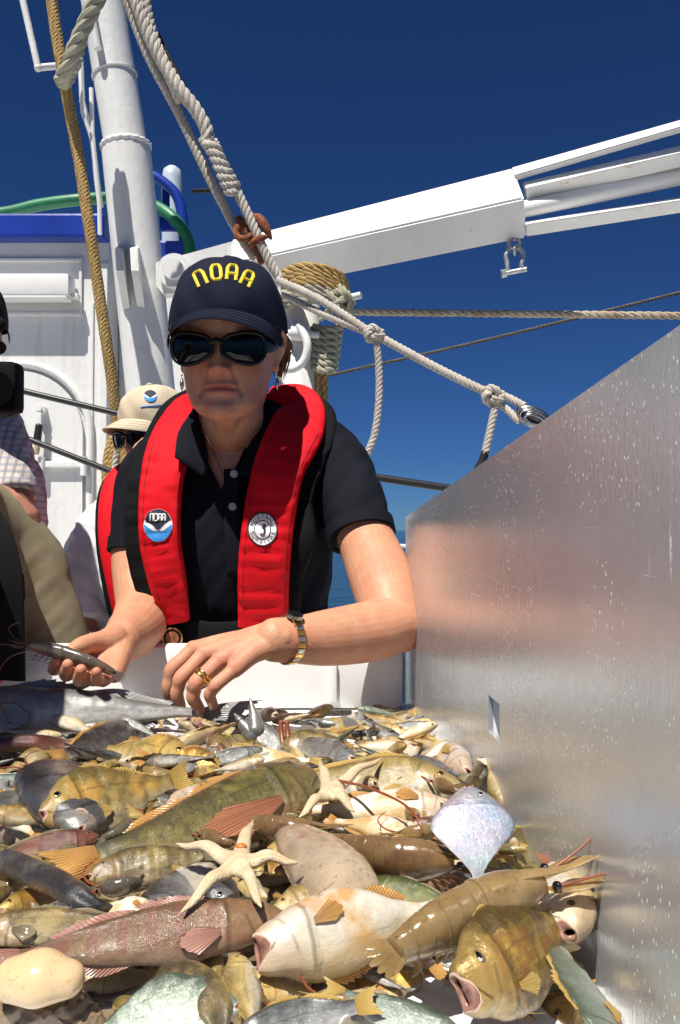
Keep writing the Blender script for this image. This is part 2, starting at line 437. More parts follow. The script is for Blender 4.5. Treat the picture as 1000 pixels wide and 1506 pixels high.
# gusset plates
for gx in (172, 194):
    g0 = P(gx, 362, DM - .075); 
    pl = [P(gx, 362, DM - .07), P(gx - 3, 366, DM - .16), P(gx - 1, 398, DM - .17), P(gx + 8, 452, DM - .085), P(gx + 10, 458, DM - .06)]
    mk('gusset_plate', *prism(pl, (.026, 0, 0)), M_white, mast, smooth=False)
# ladder frame at the upper left
fr = [P(20, -60, DM - .2), P(56, 100, DM - .2), P(118, 94, DM - .1)]
mb = MB(); mb.add(*tube(fr[:2], .0115, 12)); mb.add(*tube([fr[1] - Vector((.008, 0, 0)), fr[2]], .0115, 12)); mb.add(*ellipsoid(fr[1], .0125, .0125, .0125))
mb.build('bracket_pipe', M_white, mast)

# vent pipe, blue pipe and hoses on the deckhouse roof
def stow(name, label, cat, geo, m): return tag(mk(name, *geo, m), label, cat)
vp = MB(); vp.add(*tube([P(253, 400, 3.9), P(253, 262, 3.9), P(253, 250, 3.9), P(253, 245, 3.9)], np.array([[.048] * 2, [.048] * 2, [.04] * 2, [.02] * 2]), 24))
tag(vp.build('vent_pipe', pm('pale_blue_paint', (.45, .53, .58), .4)), 'pale blue vent pipe with a rounded top standing behind the mast', 'vent pipe')
stow('blue_pipe', 'bent royal blue pipe arching down to the right of the mast', 'pipe', tube(crom([P(205, 250, 3.5), P(232, 262, 3.5), P(258, 285, 3.5), P(268, 318, 3.5), P(272, 372, 3.5)], 24), .022, 14), M_blue)
stow('bracket_arm', 'dark blue bracket standing on the roof edge under the blue pipe', 'bracket', MB().add(*box(P(244, 300, 3.55), .03, .03, .16, bev=.004)).add(*box(P(252, 326, 3.55), .10, .05, .05, bev=.005)).__dict__ and (lambda m: (m.V, m.F))(MB().add(*box(P(244, 300, 3.55), .03, .03, .16, bev=.004)).add(*box(P(250, 330, 3.55), .08, .05, .05, bev=.005))), M_blue)
stow('green_hose', 'thick green hose running along the deckhouse roof and behind the mast', 'hose', tube(crom([P(-120, 325, 3.5), P(0, 314, 3.5), P(60, 301, 3.5), P(125, 293, 3.5), P(190, 291, 3.55), P(226, 302, 3.5), P(256, 322, 3.45), P(275, 350, 3.45), P(280, 385, 3.45)], 60), .0255, 16), M_hose)
stow('dark_rod', 'short dark iron rod sticking out behind the white rigging rope', 'rod', tube([P(285, 281, 3.0), P(338, 279, 2.9)], .0085, 8), M_black)

# ================================================================ boom
DB0, DB1 = 2.85, 2.55
boom = thing('boom', 'big white box section boom slanting up to the right across the sky', 'boom', P(300, 380, 2.9))
def diamond_bar(tops, fronts, bots):
    """square tube on edge: three visible arrises per end plus the hidden one"""
    rings = []
    for tp, fr_, bt in zip(tops, fronts, bots):
        bk = tp + bt - fr_; rings.append([tp, fr_, bt, bk])
    V = [p for r_ in rings for p in r_]; F = [(0, 1, 2, 3), (7, 6, 5, 4)] + [(i, 4 + i, 4 + (i + 1) % 4, (i + 1) % 4) for i in range(4)]
    return V, F
h_ = .085
def sect(px, py_t, py_f, py_b, d): return P(px[0], py_t, d), P(px[1], py_f, d - h_), P(px[2], py_b, d)
A_ = sect((340, 342, 345), 352, 387, 436, DB0); B_ = sect((754, 771, 774), 246, 291, 351, DB1)
def bev_bar(A_, B_, name, m, b=.006):
    V, F = diamond_bar((A_[0], B_[0]), (A_[1], B_[1]), (A_[2], B_[2]))
    bm = bmesh.new(); vs = [bm.verts.new(v) for v in V]; [bm.faces.new([vs[i] for i in f]) for f in F]
    bmesh.ops.recalc_face_normals(bm, faces=bm.faces); bmesh.ops.bevel(bm, geom=bm.edges[:], offset=b, segments=2, affect='EDGES'); bm.verts.index_update()
    V = [v.co.copy() for v in bm.verts]; F = [[v.index for v in f.verts] for f in bm.faces]; bm.free()
    return mk(name, V, F, m, boom, smooth=False)
bev_bar(A_, B_, 'box_beam', M_white2)
h_ = .03
bev_bar(sect((752, 757, 760), 246, 258, 266, DB1), sect((1120, 1122, 1124), 142, 151, 160, 2.2), 'top_bar', M_white2, .003)
h_ = .05
bev_bar(sect((768, 774, 776), 268, 277, 298, DB1), sect((1120, 1124, 1124), 186, 196, 218, 2.25), 'middle_bar', M_white2, .003)
bev_bar(sect((770, 774, 774), 326, 330, 348, DB1), sect((1120, 1124, 1124), 271, 275, 294, 2.3), 'bottom_bar', M_white2, .003)
mk('inner_pipe', *tube([P(760, 310, DB1), P(1130, 232, 2.3)], .026, 20), M_white2, boom)
# heel lug of the boom on the mast
lug = [P(229, 386, 2.84), P(345, 354, 2.84), P(352, 372, 2.84), P(340, 428, 2.84), P(240, 432, 2.84), P(229, 420, 2.84)]
lo = mk('heel_lug', *prism(lug, (0, .05, 0)), M_white, boom, smooth=False)
pc = P(258, 401, 2.83)
mk('pin_boss', *cyl(pc + Vector((0, -.03, 0)), pc + Vector((0, .02, 0)), .058, 30), M_white, boom)
mk('pin', *cyl(pc + Vector((0, -.05, 0)), pc + Vector((0, .0, 0)), .036, 24), M_white, boom)
# shackle hanging from the boom end
sh = thing('shackle', 'small galvanised shackle hanging under the end of the white boom', 'shackle', P(756, 360, 2.55))
mk('ring', *tube(torus_path(P(756, 358, 2.55), .017, (1, 0, .2), (0, .5, 1), 0, 360, 20), .0055, 8), M_steel, sh)
mk('ring', *tube(torus_path(P(757, 368, 2.55), .013, (.3, 1, 0), (0, 0, 1), 0, 360, 16), .0055, 8), M_steel, sh)
mk('bow', *tube(crom([P(747, 402, 2.55), P(746, 388, 2.55), P(744, 376, 2.55), P(749, 367, 2.55), P(757, 364, 2.55), P(765, 367, 2.55), P(770, 376, 2.55), P(767, 388, 2.55), P(769, 400, 2.55)], 30), .0075, 10), M_steel, sh)
mk('pin', *cyl(P(738, 403, 2.55), P(774, 396, 2.55), .008, 10), M_steel, sh)
mk('nut', *cyl(P(737, 403, 2.55), P(744, 401.6, 2.55), .013, 6), M_steel, sh)

# ================================================================ king post with coiled rope
Pk = lambda x, y, d: P(x, y, d * .885)
post = thing('king_post', 'white king post with a big welded ring behind the woman', 'post', (Pk(440, 500, 2.9).x, 2.9 * .885, 0))
pt = Pk(438, 432, 2.9); 
mk('tube', *tube([(pt.x, pt.y, 0), (pt.x, pt.y, pt.z - .01), (pt.x, pt.y, pt.z)], np.array([[.068] * 2, [.068] * 2, [.060] * 2]), 32), M_white, post)
mk('cap', *cyl(Pk(420, 425, 2.84), Pk(420, 452, 2.84), .030, 18), M_white, post)
mk('ring', *tube(crom([Pk(440, 478, 2.78), Pk(452, 505, 2.76), Pk(447, 530, 2.76), Pk(430, 543, 2.76), Pk(410, 540, 2.77)], 24), .0125, 12), M_white, post)
mk('pin', *cyl(Pk(424, 490, 2.8), Pk(470, 493, 2.8), .011, 12), M_white, post)
mk('boss', *cyl(Pk(428, 490, 2.8), Pk(456, 492, 2.8), .022, 16), M_white, post)
mk('cleat', *tube([Pk(480, 446, 2.9), Pk(531, 434, 2.85)], .011, 12), M_white, post)
coil = thing('rope_coil', 'tan and grey rope coiled over the white cleat under the boom', 'rope coil', Pk(465, 480, 2.85))
rr = random.Random(3)
for i in range(9):
    y0 = 396 + i * 6.2; m_ = M_rope_t if i < 5 else M_rope_g
    w_ = 46 + 5 * math.sin(i * 1.3)
    loop = [Pk(462 - w_, y0 + 6, 2.80), Pk(440, y0 - 4, 2.74), Pk(475, y0 - 2, 2.73), Pk(500 + 1.3 * i, y0 + 9, 2.77), Pk(508 + i, y0 + 24, 2.84)]
    mk('turn', *rope_geo(loop, .0125), m_, coil)
for i in range(7):
    y0 = 482 + i * 10
    mk('turn', *rope_geo([Pk(464, y0 - 4, 2.90), Pk(462, y0 - 2, 2.84), Pk(480, y0 + 3, 2.79), Pk(498 - i * 1.2, y0 + 1, 2.81), Pk(500 - i * 1.4, y0 - 5, 2.88)], .0125), M_rope_g, coil)
for a in ((510, 436, 470, 470, 2.74), (520, 448, 478, 425, 2.76), (470, 420, 505, 470, 2.75), (498, 422, 515, 452, 2.75)):
    mk('turn', *rope_geo([Pk(a[0], a[1], a[4]), Pk((a[0] + a[2]) / 2 + 4, (a[1] + a[3]) / 2 - 4, a[4] - .03), Pk(a[2], a[3], a[4])], .0115), M_rope_g, coil)
for i, x in enumerate((468, 477)):
    mk('hanging_end', *rope_geo([Pk(x, 548, 2.85), Pk(x + 1, 600, 2.85), Pk(x - 2, 680, 2.86)], .011), M_rope_t, coil)

# ================================================================ ropes and cables
def rope(name, label, pts, r, m, pitch=None, strands=4):
    pitch = pitch or r * 5
    return tag(mk(name, *rope_geo(pts, r, pitch, strands=strands), m), label, 'rope')
rope('hanging_rope', 'braided tan rope hanging straight down in front of the mast', [P(70, -60, 2.6), P(80, 30, 2.6), P(95, 120, 2.6), P(116, 235, 2.6), P(133, 345, 2.6), P(150, 460, 2.62), P(166, 570, 2.65), P(176, 660, 2.7)], .0185, M_rope_t, .06, 5)
rope('grey_rope', 'thick grey rope looped over the tan rope near the top of the mast', [P(170, -45, 2.45), P(140, 5, 2.45), P(117, 55, 2.46), P(99, 100, 2.48), P(91, 117, 2.52), P(97, 118, 2.58), P(108, 95, 2.64), P(118, 60, 2.7)], .024, M_rope_g, .16)
for i, (x0, y0) in enumerate(((176, 690), (182, 668), (170, 682))):
    rope('coiled_rope', ('middle tan rope loop hanging on the mast behind the beige cap', 'white rope loop hanging on the mast behind the beige cap', 'left tan rope loop hanging on the mast behind the beige cap')[i], [P(x0 - 12, 760, 3.0), P(x0 - 14, 690, 3.0), P(x0 - 4, 645, 3.0), P(x0 + 10, 650, 2.98), P(x0 + 14, 700, 2.98), P(x0 + 10, 770, 2.98)], .016, (M_rope_t, M_rope_w, M_rope_t)[i]).__setitem__('group', 'coil turns behind the person in white')
# white tackle falls
rope('tackle_rope', 'pale rope running straight from the top edge down to the rusty hook', [P(172, -40, 2.25), P(215, 75, 2.25), P(262, 165, 2.25), P(310, 265, 2.25), P(352, 345, 2.25), P(375, 380, 2.26)], .0135, M_rope_w)
rope('tackle_rope', 'thick pale rope twisted alongside the straight one above the knot', [P(186, -40, 2.22), P(212, 35, 2.22), P(236, 85, 2.22), P(262, 128, 2.21), P(287, 160, 2.21), P(301, 185, 2.21), P(306, 205, 2.21), P(298, 212, 2.21)], .0185, M_rope_w)
rope('tackle_rope', 'pale rope nearest the top edge joining the twisted tackle', [P(206, -40, 2.23), P(221, 40, 2.23), P(240, 90, 2.23), P(256, 128, 2.23), P(266, 150, 2.24)], .0155, M_rope_w)
ck = []
for i in range(70):
    s = i / 69; a = i * .62; ck.append(P(308 + 36 * s + 9 * math.cos(a), 208 + 74 * s + 3 * math.sin(a * 1.1), 2.2 + .014 * math.sin(a)))
rope('chain_knot', 'lumpy chain of half hitches tied in the pale rope above the hook', ck, .0105, M_rope_w)
rope('tackle_rope', 'pale rope below the chain of hitches running past the rusty hook', [P(346, 276, 2.2), P(362, 310, 2.2), P(378, 345, 2.2), P(398, 388, 2.2), P(412, 410, 2.2)], .013, M_rope_w)
tag(mk('wire', *tube([P(232, 50, 2.3), P(270, 125, 2.3), P(345, 285, 2.3), P(366, 325, 2.28)], .006, 8), M_black), 'black wire running behind the pale tackle ropes down to the hook', 'wire')
# rusty hook
hk = thing('cargo_hook', 'rusty orange iron hook where the tackle ropes meet the boom', 'hook', P(375, 345, 2.22))
mk('hook_body', *limb([P(352, 322, 2.24), P(362, 335, 2.23), P(372, 352, 2.22), P(382, 372, 2.22), P(384, 384, 2.22)], [.010, .016, .015, .014, .010], 24, 12), M_rust, hk)
mk('hook_point', *limb([P(366, 322, 2.23), P(380, 322, 2.21), P(390, 334, 2.2), P(398, 350, 2.2)], [.010, .014, .013, .005], 20, 12), M_rust, hk)
mk('eye_ring', *tube(torus_path(P(362, 338, 2.21), .028, (1, 0, .2), (0, .4, 1), 0, 360, 24), .009, 10), M_rust, hk)
mk('latch', *limb([P(368, 360, 2.2), P(380, 352, 2.19), P(392, 348, 2.19)], [.008, .010, .006], 12, 10), M_rust, hk)
# lifeline from the post to the block
rope('lifeline_rope', 'upper pale rope slanting down from the cap to the first knot', [P(408, 412, 2.15), P(470, 441, 2.1), P(545, 489, 2.05)], .0105, M_rope_w)
rope('lifeline_rope', 'lower pale rope slanting down from behind the cap to the first knot', [P(414, 432, 2.18), P(480, 464, 2.1), P(548, 492, 2.05)], .0095, M_rope_w)
rope('lifeline_rope', 'pale rope stretched between the two knots against the blue sky', [P(548, 490, 2.05), P(640, 540, 2.0), P(722, 580, 1.95)], .0105, M_rope_w)
rope('lifeline_rope', 'short upper rope between the second knot and the shiny block', [P(722, 578, 1.95), P(745, 584, 1.94), P(772, 598, 1.92)], .0095, M_rope_w)
rope('lifeline_rope', 'short lower rope between the second knot and the shiny block', [P(725, 586, 1.95), P(745, 602, 1.94), P(764, 620, 1.92)], .0090, M_rope_w)
def knot(px, py, d, s, label):
    pts = []
    for i in range(90):
        a = i / 89 * 4 * math.pi; rr_ = s * (1 + .35 * math.cos(1.5 * a)); pts.append(P(px, py, d) + Vector((rr_ * math.cos(a), .6 * s * math.sin(1.5 * a), rr_ * .75 * math.sin(a))))
    tag(mk('rope_knot', *rope_geo(pts, .0095), M_rope_w), label, 'knot')
knot(549, 491, 2.04, .016, 'round knot where the rope hangs down to the right of the cap')
knot(724, 582, 1.94, .018, 'frayed knot in the pale rope next to the shiny block')
rope('drop_rope', 'pale rope hanging down from the first knot to behind the shoulder', [P(553, 496, 2.04), P(557, 540, 2.04), P(557, 590, 2.04), P(551, 638, 2.04), P(540, 668, 2.04)], .0095, M_rope_w)
tag(mk('whipped_end', *tube([P(541, 664, 2.04), P(535, 676, 2.04)], .009, 8), M_black), 'black whipped rope end just above the navy shoulder', 'rope end')
rope('drop_rope', 'short pale rope hanging from the second knot above the metal panel', [P(729, 592, 1.94), P(724, 618, 1.94), P(717, 650, 1.94), P(713, 668, 1.94)], .0095, M_rope_w)
tag(mk('whipped_end', *tube([P(714, 664, 1.94), P(709, 680, 1.94), P(702, 690, 1.94)], .0098, 8), M_black), 'black whipped rope end just above the edge of the metal panel', 'rope end')
blk = thing('pulley_block', 'shiny grooved metal block at the end of the pale rope above the panel', 'pulley', P(784, 614, 1.92))
M_pol = pm('polished_steel', (.42, .42, .41), .25, .4, 80, .2, 300, metal=1)
ax_b = Vector((.030, -.004, -.014)); 
mk('shell', *ellipsoid(P(784, 614, 1.92), .036, .022, .017, 24, 14, Matrix.Rotation(R(24), 3, 'Y')), pm('dark_worn_steel', (.10, .10, .10), .4, .4, 60, metal=.8), blk)
for i in range(6):
    s = (i - 2.5) / 2.5; c_ = P(785, 614, 1.915) + Vector((0, .016 * s, .009 * s)); k_ = math.sqrt(1 - .6 * s * s)
    mk('sheave', *tube(torus_path(c_, k_, Vector((.037, -.004, -.017)), Vector((.007, -.006, .019 - .006 * abs(s))), 0, 360, 30), .0042, 8), M_pol, blk)
rope('stay_rope', 'taut rope with a rusty stretch running level to the right from the cleat', [P(522, 459, 2.8), P(700, 461, 2.75), P(1150, 466, 2.6)], .0125, M_rope_r, .085, 3)
tag(mk('stay_wire', *rope_geo([P(470, 555, 4.2), P(740, 494, 4.2), P(1150, 393, 4.2)], .0085), M_cable), 'thin dark wire rising to the right behind the level rope', 'wire')
tag(mk('rail_cable', *tube([P(-80, 550, 2.5), P(42, 577, 2.5), P(172, 608, 2.5), P(300, 645, 2.5)], .0095, 10), M_black), 'upper black cable slanting down across the white wall at the left', 'cable')
tag(mk('rail_cable', *tube([P(-80, 610, 2.5), P(42, 646, 2.5), P(175, 698, 2.5), P(300, 745, 2.5)], .0095, 10), M_black), 'lower black cable slanting down across the white wall at the left', 'cable')
tag(mk('rail_cable', *tube([P(470, 682, 2.3), P(552, 702, 2.3), P(665, 719, 2.3), P(900, 755, 2.3)], .011, 10), M_black), 'black cable passing behind the navy sleeve toward the metal panel', 'cable')
tag(mk('rail_wire', *tube([P(470, 790, 2.8), P(585, 802, 2.8), P(900, 830, 2.8)], .006, 8), M_white2), 'thin white rail wire in front of the sea beside the elbow', 'wire')

# ================================================================ sorting bin
ZF = CAM.z - .275; DF = 1.25
bin_ = thing('sorting_bin', 'white and aluminium sorting bin filled with the mixed catch', 'bin', (-.3, .75, 0))
M_bin = white_paint('scuffed_white_plastic', (.74, .75, .74), .15, .3)
sgn_ = lambda v: math.copysign(abs(v) ** .6, v)
PX0, PD0 = .1035, 1.29     # far end of the side panel
PX1, PD1 = .172, .22       # near end
def panx(d): return PX0 + (PX1 - PX0) * (PD0 - d) / (PD0 - PD1)
mk('floor', *prism([(-.85, .15, ZF), (panx(.15) + .0, .15, ZF), (panx(1.3), 1.3, ZF), (-.85, 1.3, ZF)], (0, 0, -.02)), M_bin, bin_, smooth=False)
zr = CAM.z - .184 * 1.0
wallc = ((-.80 + .099) / 2, DF + .022, (ZF + zr) / 2 + .004)
mk('end_wall', *box(wallc, .099 + .80, .044, zr - ZF + .008, bev=.016), M_bin, bin_)
for wx in (P(160, 990, DF).x - .4, P(490, 990, DF).x):
    mk('rib', *box((wx, DF - .003, (ZF + zr) / 2), .012, .016, zr - ZF - .03, bev=.004), M_bin, bin_)
mk('side_wall', *box((-.83, .72, ZF + .03), .03, 1.12, .1, bev=.008), M_bin, bin_)
mk('near_wall', *box((-.33, .135, ZF + .0), 1.0, .03, .06, bev=.008), M_bin, bin_)
for (lx, ly) in ((-.78, .2), (-.78, 1.22), (.1, .2), (.06, 1.22)):
    mk('leg', *box((lx, ly, (ZF - .03) / 2), .05, .05, ZF - .03, bev=.005), M_steel, bin_, smooth=False)
t = NT('murky_fish_water'); n = t.noise(40, 5, .7)  # murky wet sheet added on the floor to darken gaps between fish
t.set(Base_Color=t.ramp(n, [(.3, (.12, .085, .045)), (.7, (.27, .20, .12))]), Roughness=.08, Coat_Weight=.5); t.bump(t.noise(90, 3), .5, .003)
pol = []
for i in range(90):
    a_ = 2 * math.pi * i / 90; w_ = 1 + .05 * math.sin(5 * a_ + 1) + .035 * math.sin(11 * a_) + .02 * math.sin(23 * a_)
    x_ = -.37 + .47 * w_ * sgn_(math.cos(a_)) ; y_ = .775 + .325 * w_ * sgn_(math.sin(a_))
    pol.append((min(x_, panx(y_) - .004), y_, ZF + .004))
tag(mk('fish_water', [(-.37, .775, ZF + .004)] + pol, [(0, 1 + i, 1 + (i + 1) % 90) for i in range(90)], t.m, smooth=False), kind='stuff')
# aluminium side panel with a slot
t = NT('wet_aluminium')
ob = t.obj
grain = t.noise(60, 5, .65, vec=t.map(ob, (1, 6, 1.2))); fine = t.noise(700, 2, .6, vec=t.map(ob, (1, 1, .3))); big = t.noise(7, 5, .65)
fleck = t.voro(240, vec=t.map(ob, (1, 1, .6))); fleckn = t.noise(9, 4)
fmask = t.math('MULTIPLY', t.ramp(fleck, [(.10, 1), (.22, 0)]), t.ramp(fleckn, [(.47, 0), (.55, 1)]))
drip = t.noise(60, 3, .7, vec=t.map(ob, (1, 1, .07))); dmask = t.ramp(drip, [(.69, 0), (.75, .8)])
pit = t.math('MULTIPLY', dmask, t.ramp(t.noise(220, 3, .7), [(.45, 0), (.55, 1)]))
scr = t.noise(30, 3, .6, vec=t.map(ob, (1, .35, 22), rot=(R(28), 0, 0))); smask = t.math('MULTIPLY', t.ramp(scr, [(.68, 0), (.71, .5)]), t.ramp(big, [(.46, 0), (.56, 1)]))
col = t.ramp(big, [(.3, (.51, .525, .535)), (.7, (.61, .625, .635))])
m1 = t.math('MAXIMUM', fmask, t.math('MAXIMUM', pit, smask))
t.set(Base_Color=t.mix(m1, col, (.84, .84, .82)), Metallic=t.math('SUBTRACT', .54, t.math('MULTIPLY', m1, .5)), Roughness=t.math('ADD', t.ramp(grain, [(.3, .11), (.7, .21)]), t.math('MULTIPLY', m1, .3)))
hh = t.math('ADD', t.math('MULTIPLY', grain, .8), t.math('ADD', t.math('MULTIPLY', fine, .30), t.math('MULTIPLY', m1, .6)))
t.bump(hh, .19, .0022)
M_alu = t.m
def pz(d):  # top edge height
    return CAM.z + .0215 + (.098 - .0215) * (PD0 - d) / (PD0 - .38)
ds = [PD0, .80 + .012, .80 - .012, PD1]
hz = [ZF - .02, None, None, None]
slot_d = .738; sd0, sd1 = slot_d + .022, slot_d - .018
cols = [PD0, sd0, sd1, PD1]
s_lo, s_hi = CAM.z - (1083 - 780) / FPX * slot_d, CAM.z - (1028 - 780) / FPX * slot_d
mb = MB(); th = .0045
def quadp(d0, d1, z00, z01, z10, z11):
    a = [Vector((panx(d0), d0, z00)), Vector((panx(d1), d1, z10)), Vector((panx(d1), d1, z11)), Vector((panx(d0), d0, z01))]
    mb.add(*prism(a, (th, .0003, 0)))
quadp(PD0, sd0, ZF - .02, pz(PD0), ZF - .02, pz(sd0))
quadp(sd0, sd1, ZF - .02, s_lo, ZF - .02, s_lo); quadp(sd0, sd1, s_hi, pz(sd0), s_hi, pz(sd1))
quadp(sd1, PD1, ZF - .02, pz(sd1), ZF - .02, pz(PD1))
bm = bmesh.new(); vs = [bm.verts.new(v) for v in mb.V]; [bm.faces.new([vs[i] for i in f]) for f in mb.F]
bmesh.ops.remove_doubles(bm, verts=bm.verts, dist=1e-5)
dead = [f for f in bm.faces if False]
bm.verts.index_update(); V_ = [v.co.copy() for v in bm.verts]
Fs = {}
for f in bm.faces:
    kf = tuple(sorted(v.index for v in f.verts)); Fs.setdefault(kf, []).append([v.index for v in f.verts])
F_ = [v[0] for v in Fs.values() if len(v) == 1]; bm.free()
panel = mk('side_panel', V_, F_, M_alu, bin_, smooth=False)
# folded lip behind the slot
mk('slot_lip', *box((panx(sd0) + .0095, sd0 + .003, (s_lo + s_hi) / 2 - .002), .010, .004, s_hi - s_lo + .02), M_plastic_w, bin_, smooth=False)
mk('slot_dark_back', *box((panx(slot_d) + .036, slot_d - .01, (s_lo + s_hi) / 2 + .02), .004, .09, .12), M_black, bin_, smooth=False)  # black plate added behind the slot so the hole looks dark
# ================================================================ people
def skin_mat(name, base, ruddy=(.50, .17, .12), lip=(.46, .12, .11)):
    t = NT(name); n = t.noise(28, 5, .6); f = t.noise(140, 3, .6)
    c = t.mix(t.ramp(n, [(.38, 0), (.68, .45)]), base, mul(ruddy, 1.15))
    c = t.mix(t.ramp(f, [(.56, 0), (.70, .42)]), c, mul(base, .60)); c = t.mix(t.ramp(t.noise(420, 2), [(.60, 0), (.68, .35)]), c, mul(base, .55))
    pg = t.attr('pig'); s_ = t.t.nodes.new('ShaderNodeSeparateColor'); t.t.links.new(pg, s_.inputs[0])
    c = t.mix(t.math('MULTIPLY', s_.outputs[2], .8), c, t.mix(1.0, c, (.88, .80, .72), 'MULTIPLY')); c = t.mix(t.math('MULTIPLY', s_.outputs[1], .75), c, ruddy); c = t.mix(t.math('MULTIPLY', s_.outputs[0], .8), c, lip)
    t.set(Base_Color=c, Roughness=t.ramp(n, [(.3, .46), (.7, .60)]), Subsurface_Weight=.12, Subsurface_Radius=(.010, .004, .002), Subsurface_Scale=.6, Specular_IOR_Level=.32)
    h = t.math('ADD', t.voro(420, feature='F1'), t.math('MULTIPLY', t.noise(90, 4), 1.4)); t.bump(h, .22, .0012)
    return t.m
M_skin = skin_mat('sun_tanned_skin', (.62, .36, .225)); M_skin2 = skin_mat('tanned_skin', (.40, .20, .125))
def cloth(name, col, scale=900, rough=.85, var=.12, bump=.25, sheen=.0):
    t = NT(name); n = t.noise(7, 4, .6); w = t.math('MULTIPLY', t.n('TexWave', 1, {'wave_type': 'BANDS', 'bands_direction': 'X'}, Vector=t.obj, Scale=scale, Distortion=.6), t.n('TexWave', 1, {'wave_type': 'BANDS', 'bands_direction': 'Z'}, Vector=t.obj, Scale=scale, Distortion=.6))
    t.set(Base_Color=t.ramp(n, [(.3, mul(col, 1 - var)), (.7, mul(col, 1 + var))]), Roughness=rough, Sheen_Weight=sheen, Specular_IOR_Level=.15)
    h = t.math('ADD', t.math('MULTIPLY', w, .12), t.noise(22, 4, .6)); t.bump(h, bump, .006); return t.m
M_navy = cloth('navy_pique_cotton', (.007, .008, .013), bump=.3)
M_capc = cloth('navy_cap_twill', (.010, .013, .028), 1400, bump=.3)
M_red = cloth('red_vest_nylon', (.66, .006, .014), 1600, .6, .06, .3)
M_blk = cloth('black_vest_mesh', (.006, .006, .007), 700, .75, .2, .5)
M_white_c = cloth('white_cotton', (.78, .78, .80), bump=.35); M_tan = cloth('beige_cap_cotton', (.56, .47, .34), bump=.25)
M_khaki = cloth('khaki_shirt_cotton', (.27, .235, .15), bump=.4); M_jean = cloth('dark_trousers', (.03, .035, .05))
t = NT('plaid_cotton')
wx = t.n('TexWave', 1, {'bands_direction': 'X'}, Vector=t.obj, Scale=22, Distortion=.5); wz = t.n('TexWave', 1, {'bands_direction': 'Z'}, Vector=t.obj, Scale=22, Distortion=.5)
c = t.mix(t.ramp(wx, [(.55, 0), (.8, .7)]), (.60, .56, .52), (.30, .22, .20)); c = t.mix(t.ramp(wz, [(.55, 0), (.8, .6)]), c, (.24, .28, .36))
t.set(Base_Color=c, Roughness=.9); t.bump(t.noise(30, 4), .4, .005); M_plaid = t.m
M_glass = pm('black_sunglass_lens', (.003, .003, .004), .05, .1, 5, Specular_IOR_Level=.32)
M_frame = pm('black_plastic', (.006, .006, .007), .35, .2, 10, Specular_IOR_Level=.3)
M_matte = pm('matte_black', (.003, .003, .0032), .7, .2, 30, .2, 300, Specular_IOR_Level=.12)
M_gold = pm('gold', (.80, .52, .18), .22, .1, 50, metal=1); M_silver = pm('watch_steel', (.62, .60, .54), .25, .1, 50, metal=1)
M_yellow = pm('yellow_embroidery', (.80, .60, .02), .7, .15, 200, .5, 1500)
M_emb_w = pm('white_embroidery', (.82, .82, .82), .7, .05, 200, .1, 1500); M_emb_b = pm('blue_embroidery', (.03, .26, .66), .7, .1, 200, .3, 1500); M_emb_n = pm('navy_embroidery', (.008, .010, .035), .7, .1, 200, .3, 1500)
M_hair = pm('brown_hair', (.16, .075, .035), .5, .5, 60)
M_button = pm('grey_button', (.34, .34, .36), .25, .1)

